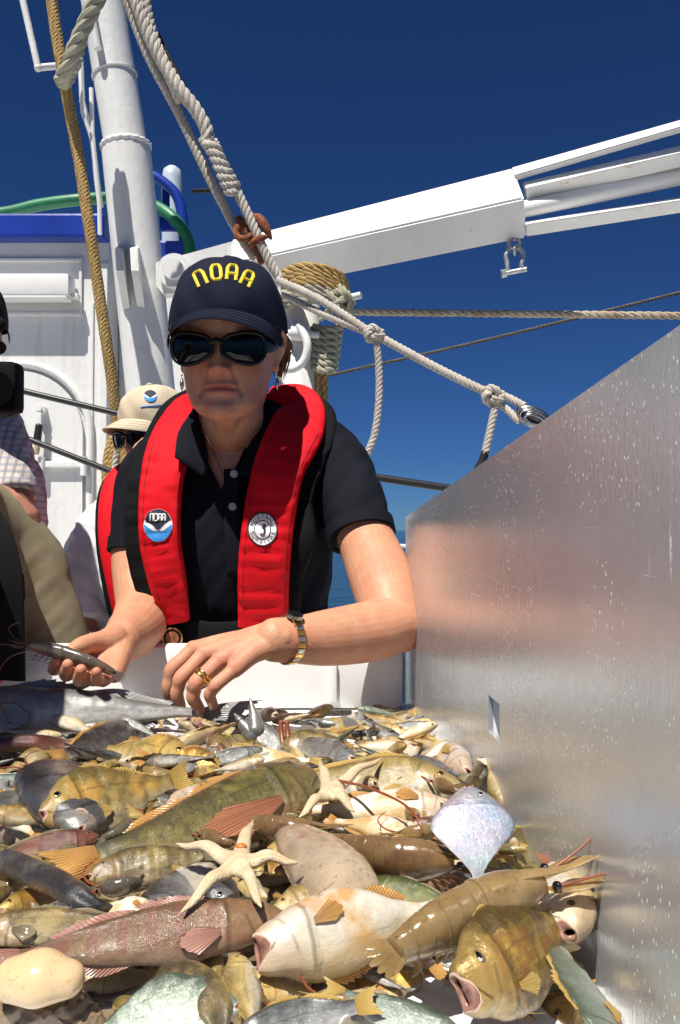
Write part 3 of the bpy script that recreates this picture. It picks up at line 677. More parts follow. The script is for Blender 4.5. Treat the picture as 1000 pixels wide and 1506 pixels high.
def sgnp(x, p): return np.sign(x) * np.abs(x) ** p
HZ = np.array([-.1125, -.110, -.104, -.090, -.064, -.042, -.02, 0, .03, .06, .09, .112, .124, .127])
HW = np.array([.004, .019, .037, .0520, .0630, .0680, .071, .0735, .076, .075, .065, .043, .018, .003])
HF = np.array([.074, .081, .086, .0885, .0875, .0875, .088, .089, .093, .089, .074, .047, .015, -.004])
HB = np.array([-.062, -.045, -.025, -.004, .028, .055, .076, .088, .096, .095, .083, .058, .028, .010])
def head_geo(M, nose=1.0):
    """sculpted head in local coords (face toward -y), placed by matrix M"""
    zs = np.r_[np.linspace(-.1125, -.08, 34)[:-1], np.linspace(-.08, .03, 90)[:-1], np.linspace(.03, .127, 34)]
    k = 160; a = np.linspace(0, 2 * np.pi, k, endpoint=False); rings = []
    g = lambda d, s: np.exp(-(d / s) ** 2)
    from math import pi
    for z in zs:
        w, f, b = np.interp(z, HZ, HW), np.interp(z, HZ, HF), np.interp(z, HZ, HB)
        cy, hy = (b - f) / 2, (b + f) / 2
        x = w * sgnp(np.cos(a), .88); y = cy + hy * sgnp(np.sin(a), .92)
        fr = np.clip(-np.sin(a), 0, 1) ** .5          # only the front of the face
        d = np.zeros(k)
        # nose: bridge to tip, wings, flat underside
        ridge = np.interp(z, [-.046, -.042, -.034, -.02, -.004, .010, .02], [0, .014, .0255, .0185, .0100, .004, 0])
        sx = np.interp(z, [-.046, -.034, -.01, .01], [.0115, .0115, .0085, .0075])
        d += nose * ridge * g(x, sx)
        for s in (-1, 1):
            d += .0105 * g(x - s * .0138, .0062) * g(z + .0365, .0065)
            d -= .0065 * g(x - s * .0068, .0032) * g(z + .0432, .0022)       # nostrils
            d -= .010 * g(x - s * .031, .015) * g(z - .0, .0125)             # sockets
            d += .004 * g(x - s * .030, .020) * g(z - .021, .008)            # brow
            d += .0055 * g(x - s * .044, .017) * g(z + .032, .017)           # cheek
            q = np.clip((-.036 - z) / .034, 0, 1); xl = .0185 + .0125 * q
            d -= .0030 * g(np.abs(x) - xl, .0034) * (1 if -.072 < z < -.036 else g(min(abs(z + .072), abs(z + .036)), .004)) * .8
            d -= .0022 * g(np.abs(x) - (.030 + .005 * np.clip((-.068 - z) / .02, 0, 1)), .003) * g(z + .078, .010) * .5   # marionette
            d += .0035 * g(x - s * .036, .013) * g(z + .084, .014)           # jowl
        zm = -.0630 - 2.6 * x * x                                            # mouth line, corners down
        wm = 1 / (1 + np.exp((np.abs(x) - .0245) / .0016))
        d += .0052 * g(z - zm - .0048, .0042) * wm + .0052 * g(z - zm + .0058, .0048) * wm * g(x, .022)
        d -= .0075 * g(z - zm, .0017) * wm
        d -= .002 * g(x, .004) * g(z + .051, .006)
        d -= .0016 * g(z + .0815, .0055) * g(x, .024)
        d += .0065 * g(z + .0965, .012) * g(x, .019)
        d -= .0012 * g(x, .003) * g(z + .099, .008)
        for q in (.046, .055): d -= .0006 * g(z - q - 2 * x * x, .0016) * g(x, .035)
        y = y - d * fr
        rings.append(np.stack([x, y, np.full(k, z)], 1))
    V, F = loft(rings)
    V = [M @ Vector(v) for v in V]; return V, F
def ear_geo(mb, M, s):
    c = lambda x, y, z: M @ Vector((s * x, y, z))
    rim = [c(.073, .002, -.028), c(.077, .010, -.016), c(.083, .024, -.002), c(.086, .030, .016), c(.083, .022, .028), c(.077, .008, .029), c(.073, .001, .018)]
    mb.add(*limb(rim, [.0055, .0042, .0042, .0045, .0045, .004, .0035], 26, 10))
    mb.add(*limb([c(.072, .004, -.026), c(.074, .010, -.012), c(.076, .014, .010), c(.074, .010, .022)], [(.006, .004), (.007, .011), (.006, .012), (.004, .008)], 16, 12, up=(0, 0, 1)))
    mb.add(*ellipsoid(c(.074, .004, -.029), .006, .006, .009, 12, 8))
def glasses(M, par, wide=1.0):
    cv = lambda x, z, o=0.0: M @ Vector((x, -(.072 + .034 * math.sqrt(max(0, 1 - (x / .086) ** 2)) + o) - .0 , z))
    fr_ = MB(); 
    for s in (-1, 1):
        ol = []; n = 44
        for i in range(n):
            a_ = 2 * math.pi * i / n; ca, sa = math.cos(a_), math.sin(a_)
            x = .0382 + .0310 * abs(ca) ** .62 * (1 if ca > 0 else -1); z = -.0070 + (.0228 - .0015 * (ca < 0)) * abs(sa) ** .66 * (1 if sa > 0 else -1) + .0020 * ca
            if sa < 0 and ca < 0: z += .0075 * abs(ca * sa) * 2
            if sa < 0 and ca > .3: z += .0035 * (ca - .3)
            ol.append((s * x, z))
        cx, cz = s * .0382, -.006; V = []; F = []
        rad_ = np.linspace(0, 1, 8)
        for q in rad_:
            for (x, z) in ol: V.append(cv(cx + (x - cx) * q, cz + (z - cz) * q, .0020 + .0035 * (1 - q * q)))
        for i in range(7):
            for j in range(n): F.append((i * n + j, i * n + (j + 1) % n, (i + 1) * n + (j + 1) % n, (i + 1) * n + j))
        mk('lens', V, F, M_glass, par)
        fr_.add(*tube([cv(x * 1.01, z * 1.02, .0022) for x, z in ol + ol[:1]], .0033, 8))
        hinge = cv(s * .0690, -.002, .0)
        fr_.add(*limb([hinge, M @ Vector((s * .0780, -.062, .002)), M @ Vector((s * .0815, -.02, .006)), M @ Vector((s * .081, .016, .012))], [(.013, .003), (.011, .0028), (.007, .0024), (.004, .002)], 20, 10, up=(s, 0, 0)))
    fr_.add(*limb([cv(-.010, .001, .002), cv(0, .0045, .0035), cv(.010, .001, .002)], [.0042, .0042, .0042], 8, 8))
    return fr_.build('frame', M_frame, par)
def cap_geo(M, par, m, mbill, tilt=0):
    """six panel cap: dome, seams, button, bill; returns the dome object"""
    V = []; F = []; nu, nv = 96, 34
    for i in range(nv + 1):
        th = (i / nv) * R(93)
        for j in range(nu):
            a_ = 2 * math.pi * j / nu
            seam = max(0, math.cos(3 * (a_ + math.pi / 2))) ** 60
            crumple = .0016 * math.sin(5 * a_ + 4 * th) * math.sin(2.3 * th) + .0014 * math.sin(9 * a_ - 7 * th) * math.sin(th) ** 2
            rr_ = math.sin(min(th, R(90))) ** .80; q = 1 + crumple / .09 - seam * .010 * min(1, i / 5)
            x = .0925 * rr_ * math.cos(a_) * q; y = .004 + .1075 * rr_ * math.sin(a_) * q
            zb = .030 + .020 * max(0, -math.sin(a_)) ** 2
            z = zb + (.1415 - zb) * max(0, math.cos(th)) ** .92 * q - (.004 if th > R(90) else 0)
            V.append(M @ Vector((x, y, z)))
    for i in range(nv):
        for j in range(nu): F.append((i * nu + j, i * nu + (j + 1) % nu, (i + 1) * nu + (j + 1) % nu, (i + 1) * nu + j))
    dome = mk('crown', V, F, m, par)
    mk('button', *ellipsoid(M @ Vector((0, .004, .1425)), .008, .008, .004, 14, 8), m, par)
    V = []; F = []; nu, nv = 44, 14
    for side in (0, 1):
        for i in range(nv + 1):
            t_ = i / nv
            for j in range(nu + 1):
                s = j / nu * 2 - 1; an = s * R(74)
                bx, by, bz = .0905 * math.sin(an), .004 - .1065 * math.cos(an), .030 + .020 * math.cos(an) ** 2 + .001
                ext = .066 * math.cos(s * R(84)) ** .75
                x = bx * (1 + .02 * t_); y = by - ext * t_; z = bz - .0205 * t_ ** 1.15 * (.55 + .45 * math.cos(s * R(84))) - .017 * s * s * t_ - .004 * s * s
                if side: z -= .0035 if 0 < i < nv and 0 < j < nu else .0018
                V.append(M @ Vector((x, y, z)))
    W = nu + 1; b = (nv + 1) * W
    for i in range(nv):
        for j in range(nu):
            q = (i * W + j, i * W + j + 1, (i + 1) * W + j + 1, (i + 1) * W + j); F.append(q); F.append(tuple(b + x for x in q[::-1]))
    ed = [(0, j) for j in range(nu)]
    for j in range(nu):
        for i in (0, nv): F.append((i * W + j, i * W + j + 1, b + i * W + j + 1, b + i * W + j))
    for i in range(nv):
        for j in (0, nu): F.append((i * W + j, (i + 1) * W + j, b + (i + 1) * W + j, b + i * W + j))
    bill = mk('bill', V, F, mbill, par)
    st = MB()
    for t_ in (.28, .5, .72, .92):
        st.add(*tube([bill_pt(M, s_, t_) for s_ in np.linspace(-.93, .93, 40)], .0006, 4))
    st.build('stitching', m, bill)
    return dome, bill
def bill_pt(M, s, t_):
    an = s * R(74); bx, by, bz = .0905 * math.sin(an), .004 - .1065 * math.cos(an), .030 + .020 * math.cos(an) ** 2 + .001
    ext = .066 * math.cos(s * R(84)) ** .75
    return M @ Vector((bx * (1 + .02 * t_), by - ext * t_, bz - .0205 * t_ ** 1.15 * (.55 + .45 * math.cos(s * R(84))) - .017 * s * s * t_ - .004 * s * s + .0004))
def finger(mb, J, r=(.0102, .0094, .0082, .0066)):
    J = [P(*j) for j in J]
    pts = [J[0], J[0].lerp(J[1], .5), J[1], J[1].lerp(J[2], .5), J[2], J[3]]
    mb.add(*limb(pts, [r[0], r[0] * .90, r[1], r[1] * .88, r[2], r[3]], 26, 16))
def nail(par, J, up, w=.0058, l=.010):
    """finger nail on the back of the last joint"""
    a, b = P(*J[2]), P(*J[3]); T = (b - a).normalized(); up = (Vector(up) - T * Vector(up).dot(T)).normalized(); S = T.cross(up)
    V = []; F = []
    for i in range(5):
        for j in range(7):
            u_, v_ = i / 4, j / 6 * 2 - 1
            V.append(b + T * (-.004 + l * (u_ - .3)) + S * (w * v_ * (1 - .25 * (u_ > .9))) + up * (.0066 * math.sqrt(max(0, 1 - (.72 * v_) ** 2)) + .0003 + .0002 * u_))
    for i in range(4):
        for j in range(6): F.append((i * 7 + j, i * 7 + j + 1, (i + 1) * 7 + j + 1, (i + 1) * 7 + j))
    mk('nail', V, F, bpy.data.materials.get('nail') or pm('nail', (.62, .40, .33), .25, .05), par)
def strap(path, w, t_, n=60, up=(0, -1, 0), k=28, p=.42):
    q = crom([(*tuple(a), b, c) for a, b, c in zip(path, w, t_)], n)
    pa = q[:, :3]; T, A, B = frames(pa, up); a_ = np.linspace(0, 2 * np.pi, k, endpoint=False)
    rings = [pa[i] + np.outer(sgnp(np.cos(a_), p) * q[i, 3], A[i]) + np.outer(sgnp(np.sin(a_), .8) * q[i, 4], B[i]) for i in range(n)]
    return loft(rings)
def add_pig(o, fn):
    me = o.data; off = np.array(_org(o)); V = np.zeros(len(me.vertices) * 3); me.vertices.foreach_get('co', V); V = V.reshape(-1, 3) + off
    col = fn(V); at = me.attributes.new('pig', 'FLOAT_COLOR', 'POINT'); at.data.foreach_set('color', np.hstack([col, np.ones((len(V), 1))]).ravel())
def to_local(V, M):
    Mi = np.array(M.inverted()); return V @ Mi[:3, :3].T + Mi[:3, 3]
def face_pig(M):
    def fn(V):
        L = to_local(V, M); x, y, z = L.T; g = lambda d, s: np.exp(-(d / s) ** 2)
        front = (y < -.05) & (np.abs(x) < .09) & (z > -.12) & (z < .13)
        zm = -.0630 - 2.6 * x * x; wm = 1 / (1 + np.exp((np.abs(x) - .0235) / .0016))
        lips = wm * np.clip(1.25 - np.abs(z - zm + .001) / np.where(z > zm, .0068, .0092) * 1.05, 0, 1) ** .6 * front
        blush = (g(np.abs(x) - .040, .020) * g(z + .030, .022) * .8 + g(x, .016) * g(z + .034, .014) * .9 + .25 * g(z + .09, .02)) * front
        red = np.clip(blush + .16 * front + .30 * nz(V, 40, 3), 0, 1)
        return np.stack([lips, red, np.zeros(len(V))], 1)
    return fn
def rot_m(loc, pitch=0, yaw=0, roll=0, s=1.0):
    return Matrix.Translation(loc) @ Matrix.Rotation(R(yaw), 4, 'Z') @ Matrix.Rotation(R(pitch), 4, 'X') @ Matrix.Rotation(R(roll), 4, 'Y') @ Matrix.Scale(s, 4)

# ---------------------------------------------------------------- the woman
woman = thing('person', 'woman in navy cap, black sunglasses and red life vest leaning over the fish', 'person', (P(360, 780, 1.5).x, 1.5, 0))
HM = rot_m(P(337, 514, 1.305), pitch=8.0, yaw=-2)
torso = [(388, 1200, 1.55, .165, .115), (382, 1050, 1.51, .158, .115), (372, 930, 1.465, .138, .108), (356, 800, 1.425, .160, .118), (348, 710, 1.425, .163, .105), (345, 655, 1.425, .115, .080), (344, 632, 1.42, .072, .062)]
mb = MB(); mb.add(*head_geo(HM))
for s in (-1, 1): ear_geo(mb, HM, s)
neck0 = HM @ Vector((0, .022, -.05))
mb.add(*limb([neck0, HM @ Vector((0, .018, -.095)), P(343, 645, 1.392), P(345, 690, 1.41)], [.050, .0505, .055, .07], 24, 28))
mb.add(*limb([HM @ Vector((0, -.045, -.100)), P(336, 640, 1.345), P(338, 690, 1.372)], [.022, .020, .02], 12, 14))
for s in (-1, 1): mb.add(*limb([HM @ Vector((s * .048, .02, -.06)), P(340 + s * 22, 650, 1.36), P(338 + s * 7, 700, 1.352)], [.012, .011, .010], 14, 10))
mb.add(*limb([P(*q[:3]) for q in torso[2:6]], [(q[3] - .010, q[4] - .007) for q in torso[2:6]], 30, 36, up=(0, -1, 0)))
# her left arm (image right)
LS, LE, LW = P(492, 690, 1.41), P(579, 918, 1.205), P(402, 941, 1.05)
mb.add(*limb([P(462, 690, 1.42), LS, P(532, 780, 1.335), P(560, 850, 1.265), LE], [.035, .040, .045, .049, .0435], 34, 28))
mb.add(*limb([LE, P(540, 929, 1.165), P(480, 938, 1.105), P(435, 941, 1.07), LW], [.043, (.045, .043), (.037, .038), (.0285, .031), (.024, .0285)], 40, 28, up=(0, 0, 1)))
mb.add(*ellipsoid(P(596, 935, 1.215), .022, .024, .024, 18, 12))
Lf = dict(index=[(284, 955, 1.068), (253, 984, 1.052), (247, 1011, 1.052), (251, 1033, 1.058)],
          middle=[(300, 962, 1.046), (266, 997, 1.028), (260, 1021, 1.03), (266, 1039, 1.036)],
          ring=[(322, 972, 1.026), (288, 1004, 1.006), (284, 1027, 1.01), (294, 1043, 1.016)],
          little=[(345, 984, 1.010), (318, 1007, .994), (308, 1022, .998), (314, 1037, 1.002)])
for nm, J in Lf.items():
    k_ = 1.0 if nm != 'little' else .88
    finger(mb, J, tuple(k_ * q for q in (.0108, .0098, .0086, .0068)))
    a = P(*J[0]); o_ = {'index': .010, 'middle': .002, 'ring': -.006, 'little': -.012}[nm]
    mb.add(*limb([LW + Vector((.012, -.3 * o_, o_ * .3)), LW.lerp(a, .5) + Vector((0, 0, .003)), a], [.017, .0145, .0112], 18, 14))
    mb.add(*ellipsoid(a + Vector((0, -.001, .0035)), .0095, .0095, .0085, 12, 8))
    mb.add(*limb([LW + Vector((-.004, -.4 * o_, .020 + o_ * .3)), LW.lerp(a, .5) + Vector((0, -.001, .0135)), a + Vector((.004, 0, .0085))], [.003, .0036, .0034], 14, 8))
mb.add(*limb([LW + Vector((.0, .012, -.004)), P(372, 957, 1.085), P(335, 978, 1.085), P(300, 1000, 1.075), P(282, 1012, 1.068)], [.018, .0165, .0125, .0105, .0075], 24, 14))
# her right arm (image left), palm up under the shrimp
RE, RW = P(207, 893, 1.345), P(180, 943, 1.155)
mb.add(*limb([P(232, 680, 1.43), P(212, 740, 1.425), P(200, 815, 1.40), RE], [.05, .048, .0415, .040], 30, 24))
mb.add(*limb([RE, P(204, 918, 1.29), P(192, 932, 1.22), RW], [.0405, .0435, .038, (.031, .027)], 30, 24))
Rf = dict(index=[(140, 962, 1.10), (100, 972, 1.075), (80, 984, 1.05), (84, 972, 1.03)],
          middle=[(146, 974, 1.085), (112, 988, 1.06), (97, 992, 1.032), (100, 977, 1.018)],
          ring=[(156, 984, 1.07), (130, 998, 1.045), (117, 1000, 1.02), (119, 985, 1.006)],
          little=[(168, 990, 1.06), (152, 1001, 1.035), (142, 1000, 1.015), (142, 988, 1.002)])
for nm, J in Rf.items():
    k_ = .95 if nm != 'little' else .82
    finger(mb, J, tuple(k_ * q for q in (.0112, .0102, .0092, .0076)))
    a = P(*J[0]); mb.add(*limb([RW, RW.lerp(a, .5), a], [.021, .018, .013], 16, 14))
mb.add(*limb([RW + Vector((-.004, .0, .010)), P(158, 945, 1.115), P(135, 946, 1.085), P(118, 951, 1.062), P(106, 956, 1.046)], [.020, .0195, .0135, .0122, .0085], 24, 16))
V, F = weld(mb, .0017, 2)
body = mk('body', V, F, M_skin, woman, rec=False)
def wpig(V):
    c = face_pig(HM)(V); far = V[:, 2] < P(0, 800, 1.2).z
    kn = np.zeros(len(V))
    for D in (Lf, Rf):
        for J in D.values():
            for q, s in ((J[0], .012), (J[1], .011), (J[3], .010)):
                kn = np.maximum(kn, np.exp(-(np.linalg.norm(V - np.array(P(*q)), axis=1) / s) ** 2))
    c[:, 1] = np.maximum(c[:, 1], kn * .8)
    el = np.exp(-(np.linalg.norm(V - np.array(P(596, 935, 1.2)), axis=1) / .05) ** 2); c[:, 1] = np.maximum(c[:, 1], el * .55)
    c[:, 2] = np.clip((P(0, 690, 1.3).z - V[:, 2]) / .06, 0, 1)      # tanned arms; face left paler to brighten it in the cap's shade
    c[:, 1] = np.clip(c[:, 1] + np.where(far, .12 + .12 * nz(V, 25, 5), 0), 0, 1); return c
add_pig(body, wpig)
for nm, J in Lf.items(): nail(body, J, (-.6, -.6, .1), .0052 if nm != 'little' else .0043)
BT = bvh(body)
# jewellery: rings, watch, earrings, necklace
def ringat(a, b, f, r, m, name, par):
    a, b = P(*a), P(*b); c = a.lerp(b, f); T = (b - a).normalized(); x_ = T.cross(Vector((0, 0, 1))).normalized(); y_ = T.cross(x_)
    return mk(name, *tube(torus_path(c, r, x_, y_, 0, 360, 28), np.array([[.0022, .0022]] * 28), 8), m, par)
rg = ringat(Lf['ring'][0], Lf['ring'][1], .68, .0100, M_gold, 'ring', woman)
ringat(Lf['ring'][0], Lf['ring'][1], .80, .0098, M_gold, 'ring', woman); ringat(Rf['ring'][0], Rf['ring'][1], .85, .0108, M_gold, 'ring', woman)
wc = P(424, 941, 1.063); wT = (P(480, 938, 1.105) - LW).normalized(); wA = (Vector((0, 0, 1)) - wT * wT.z).normalized(); wB = wT.cross(wA)
wat = thing('watch', 'steel and gold bracelet watch on the woman\'s wrist', 'watch', wc)
lk = MB()
for i in range(26):
    a_ = 2 * math.pi * i / 26
    c_ = wc + wA * (.0312 * math.cos(a_)) + wB * (.0300 * math.sin(a_)); nr = (wA * math.cos(a_) + wB * math.sin(a_)); tg = wT.cross(nr)
    rot = Matrix((wT, tg, nr)).transposed()
    lk.add(*box(c_, .0125 if i % 2 else .0110, .0066, .0026, rot, .0007), i % 2)
lk.build('bracelet', [M_silver, M_gold], wat)
for i, (nm, m_) in enumerate((('case', M_silver), ('dial', M_frame))):
    a_ = R(20); nr = wA * math.cos(a_) + wB * math.sin(a_); c_ = wc + nr * (.0325 + .003 * i)
    mk(nm, *cyl(c_, c_ + nr * (.0045 - .002 * i), .011 - .0025 * i, 20), m_, wat)
for s in (-1, 1):
    e = HM @ Vector((s * .0765, -.002, -.038))
    mk('earring', *tube(torus_path(e + Vector((0, 0, -.004)), .0035, (0, 1, 0), (0, 0, 1), 0, 360, 14), .0007, 6), M_silver, woman)
    mk('earring_drop', *limb([e + Vector((0, 0, -.009)), e + Vector((0, -.001, -.018)), e + Vector((0, 0, -.026))], [.0022, .0036, .0012], 10, 8), M_silver, woman)
nk = []
for i in range(40):
    s = i / 39; px = 306 + 26 * s if s < .8 else 327 + 8 * (s - .8); py = 640 + 62 * s if s < .8 else 689.6 + 48 * (s - .8) * 2
    h = hit(BT, 304 + 26 * min(1, s * 1.2), 640 + 75 * s)
    if h: nk.append(h[0] + h[1] * .0012)
mk('necklace', *tube(nk, .0008, 6), M_silver, woman)
mk('pendant', *limb([nk[-1], nk[-1] + Vector((.001, -.002, -.014))], [.003, .0034], 8, 8), M_silver, woman)
# hair tufts under the cap
rr = random.Random(5)
for s in (-1, 1):
    hb = MB()
    for i in range(260):
        y0 = rr.choice([rr.uniform(-.050, -.022), rr.uniform(.036, .09), rr.uniform(.036, .09), rr.uniform(.036, .09)]); back = y0 > .016
        b0 = Vector((s * (.0765 + rr.uniform(-.004, .004) - .30 * max(0, y0 - .03)), y0, .036 + rr.uniform(-.004, .006)))
        ln = rr.uniform(.045, .085) if back else rr.uniform(.018, .040)
        out = rr.uniform(.005, .019) if back else rr.uniform(-.001, .003); sw = rr.uniform(.0, .012)
        hb.add(*tube(crom([HM @ b0, HM @ (b0 + Vector((s * (out + .002), sw * .4, -ln * .5))), HM @ (b0 + Vector((s * out * .5, sw, -ln)))], 7), np.array([[q * .42, q * .3] for q in (.0030, .0034, .0034, .0031, .0026, .0018, .0004)]), 5))
    hb.add(*tube(crom([HM @ Vector((s * (.0740 - .30 * max(0, y_ - .03)), y_, .030)) for y_ in (-.030, -.01, .02, .05, .09)], 24), np.array([[.004, .010]] * 24), 8))
    hb.build('hair', M_hair, woman)
gl = thing('sunglasses', 'black wraparound sunglasses on the woman\'s face', 'sunglasses', HM @ Vector((0, -.1, 0)))
glasses(HM, gl)
capt = thing('cap', 'navy baseball cap with yellow arched letters on the woman\'s head', 'cap', HM @ Vector((0, 0, .05)))
dome, bill = cap_geo(HM, capt, M_capc, M_capc)
DT = bvh(dome)
# embroidered letters as bent strokes
def stroke_letter(strokes, cx, cy, ang, w, h, r, par, trees, m):
    mb = MB()
    for st in strokes:
        pts = []
        dense = crom(st, max(2, 10 * (len(st) - 1))) if False else []
        for a, b in zip(st[:-1], st[1:]):
            for q in range(6): dense.append((a[0] + (b[0] - a[0]) * q / 6, a[1] + (b[1] - a[1]) * q / 6))
        dense.append(st[-1])
        for (x, y) in dense:
            X, Y = (x - .5) * w, -(y - .5) * h; px = cx + X * math.cos(ang) - Y * math.sin(ang); py = cy + X * math.sin(ang) + Y * math.cos(ang)
            hh = hit(trees, px, py)
            if hh: pts.append(hh[0] + hh[1] * .0004)
        if len(pts) > 1: mb.add(*tube(pts, np.array([[r * 1.25, r * .55]] * len(pts)), 8, up=-ray(cx, cy)))
    return mb.build('letter', m, par)
n_ = [[(0, 0), (0, .95), (.25, 1), (.8, 1), (1, .8), (1, 0)]]
o_ = [[(0, .2), (0, .8), (.2, 1), (.8, 1), (1, .8), (1, .2), (.8, 0), (.2, 0), (0, .2), (0, .3)]]
A_l = [[(0, 0), (0, .8), (.2, 1), (.8, 1), (1, .8), (1, 0)], [(0, .42), (1, .42)]]
for st, cx, cy, an in ((n_, 295, 409.5, -24), (o_, 318, 401, -6), (A_l, 341, 401, 6), (A_l, 363.5, 410, 25)):
    stroke_letter(st, cx, cy, R(an), 13.5, 21, .0021, dome, DT, M_yellow)

# ---------------------------------------------------------------- her clothes
mb = MB(); mb.add(*limb([P(*q[:3]) for q in torso], [(q[3], q[4]) for q in torso], 40, 44, up=(0, -1, 0)))
mb.add(*tube(crom([(*P(430, 672, 1.425), .066), (*P(472, 674, 1.42), .070), (*P(500, 708, 1.39), .062), (*P(521, 752, 1.352), .057), (*P(531, 788, 1.327), .0535)], 20)[:, :3], crom([(*P(430, 672, 1.425), .066), (*P(472, 674, 1.42), .070), (*P(500, 708, 1.39), .062), (*P(521, 752, 1.352), .057), (*P(531, 788, 1.327), .0535)], 20)[:, 3], 32))
mb.add(*tube(crom([P(270, 680, 1.43), P(232, 695, 1.43), P(210, 750, 1.425), P(200, 812, 1.402)], 20), np.linspace(.066, .046, 20), 32))
V, F = weld(mb, .0045, 6)
V = V.copy()
dsp = .0035 * nz(V * np.array([1, 1, .45]), 14, 1) + .0026 * nz(V @ np.array([[.8, 0, .6], [0, .3, 0], [-.6, 0, .8]]) * np.array([1, 1, .22]), 24, 8)
me = bpy.data.meshes.new('n'); me.from_pydata(V.tolist(), [], F); Nn = np.zeros(len(V) * 3); me.vertices.foreach_get('normal', Nn); bpy.data.meshes.remove(me)
V += Nn.reshape(-1, 3) * dsp[:, None]
vp_ = [(286, 600), (392, 600), (366, 655), (350, 692), (338, 738), (322, 722), (304, 682)]
def inside(x, y, poly):
    c = False; j = len(poly) - 1
    for i in range(len(poly)):
        if (poly[i][1] > y) != (poly[j][1] > y) and x < (poly[j][0] - poly[i][0]) * (y - poly[i][1]) / (poly[j][1] - poly[i][1]) + poly[i][0]: c = not c
        j = i
    return c
Fk = []
ce = lambda c, r_: None
for f in F:
    c_ = np.mean(V[list(f)], axis=0); x, y, d = pix(c_)
    if d < 1.43 and inside(x, y, vp_): continue
    Fk.append(f)
shirt = mk('polo_shirt', V, Fk, M_navy, woman, rec=False)
ST = bvh(shirt)
ne = []
for (a_, b_) in (((296, 655), (304, 682)), ((304, 682), (322, 722)), ((322, 722), (338, 738)), ((338, 738), (350, 692)), ((350, 692), (366, 655))):
    for q in range(5):
        x, y = a_[0] + (b_[0] - a_[0]) * q / 5, a_[1] + (b_[1] - a_[1]) * q / 5; h = hit(BT, x, y); ne.append(h[0] + h[1] * .006)
mk('neckline', *tube(crom(ne, 50), np.array([[.0055, .004]] * 50), 8), M_navy, woman)
# sleeve hems, placket, collar, buttons
def hem(pth, r, m, par, name):
    T = (pth[1] - pth[0]).normalized(); x_ = T.cross(Vector((0, 1, 0))).normalized(); y_ = T.cross(x_)
    V = []; F = []; n = 40
    for i, (s, q) in enumerate(((0, r), (0, r + .004), (.022, r + .0035), (.022, r - .002))):
        for j in range(n): V.append(pth[0] + T * s + x_ * (q * math.cos(2 * math.pi * j / n)) + y_ * (q * math.sin(2 * math.pi * j / n)))
    for i in range(4):
        for j in range(n): F.append((i * n + j, i * n + (j + 1) % n, ((i + 1) % 4) * n + (j + 1) % n, ((i + 1) % 4) * n + j))
    mk(name, V, F, m, par)
hem([P(528, 774, 1.337), P(533, 796, 1.322)], .0535, M_navy, woman, 'sleeve_hem'); hem([P(202, 795, 1.408), P(199, 820, 1.40)], .0455, M_navy, woman, 'sleeve_hem')
def flap(pts, off, name, m=None, th_=.003):
    """cloth flap: grid of photo points with depths"""
    G_ = np.array([[tuple(P(*q)) for q in row] for row in pts]); n0, n1 = 14, 12
    g1 = np.array([crom(row, n1) for row in G_]); g = np.array([crom(g1[:, j], n0) for j in range(n1)]).transpose(1, 0, 2)
    V = g.reshape(-1, 3); F = [(i * n1 + j, i * n1 + j + 1, (i + 1) * n1 + j + 1, (i + 1) * n1 + j) for i in range(n0 - 1) for j in range(n1 - 1)]
    o = mk(name, V, F, m or M_navy, woman); md = o.modifiers.new('thickness', 'SOLIDIFY'); md.thickness = th_; md.offset = 0
    return o
flap([[(290, 592, 1.362), (279, 608, 1.334), (262, 636, 1.300), (257, 672, 1.272)], [(293, 622, 1.340), (287, 640, 1.314), (276, 664, 1.286), (271, 682, 1.274)], [(301, 650, 1.326), (306, 672, 1.307), (305, 690, 1.294), (298, 702, 1.287)]], 0, 'collar')
flap([[(396, 590, 1.378), (402, 620, 1.350), (404, 655, 1.322), (398, 696, 1.298)], [(386, 612, 1.358), (384, 642, 1.334), (380, 672, 1.312), (374, 700, 1.296)], [(376, 640, 1.342), (364, 662, 1.322), (354, 682, 1.306), (346, 698, 1.297)]], 0, 'collar')
mk('collar_stand', *strap([P(294, 640, 1.345), P(280, 608, 1.39), P(300, 590, 1.455), P(345, 582, 1.49), P(390, 588, 1.455), P(402, 606, 1.395), P(378, 640, 1.345)], [.014] * 7, [.003] * 7, 50, up=(0, 0, 1)), M_navy, woman)
flap([[(330, 690, 1.318), (352, 690, 1.309)], [(329, 730, 1.308), (352, 728, 1.301)], [(331, 790, 1.298), (354, 790, 1.296)], [(334, 850, 1.305), (356, 850, 1.304)]], 0, 'placket')
for (x, y) in ((344, 697), (342, 745)):
    h = P(x, y, 1.298 if y < 720 else 1.294); mk('button', *cyl(h + Vector((0, .004, 0)), h + Vector((0, -.0025, 0)), .0062, 18), M_button, woman)
# red inflatable vest
vest = thing('life_vest', 'red and black life vest with two round badges worn by the woman', 'life vest', (P(330, 780, 1.3).x, 1.3, P(330, 900, 1.3).z))
def w_(px, d): return px * d / FPX / 2
Lp = [(300, 596, 1.46), (272, 604, 1.40), (252, 648, 1.325), (237, 715, 1.288), (236, 795, 1.278), (248, 860, 1.285), (262, 914, 1.300)]
Lw = [w_(46, 1.44), w_(44, 1.39), w_(64, 1.32), w_(62, 1.29), w_(60, 1.28), w_(54, 1.28), w_(36, 1.3)]
Rp = [(398, 592, 1.46), (440, 597, 1.41), (436, 632, 1.345), (410, 690, 1.292), (396, 760, 1.276), (388, 840, 1.280), (387, 922, 1.298)]
Rw = [w_(50, 1.44), w_(64, 1.40), w_(82, 1.33), w_(76, 1.29), w_(76, 1.28), w_(76, 1.28), w_(74, 1.3)]
T_l = [.010, .012, .014, .016, .017, .015, .009]
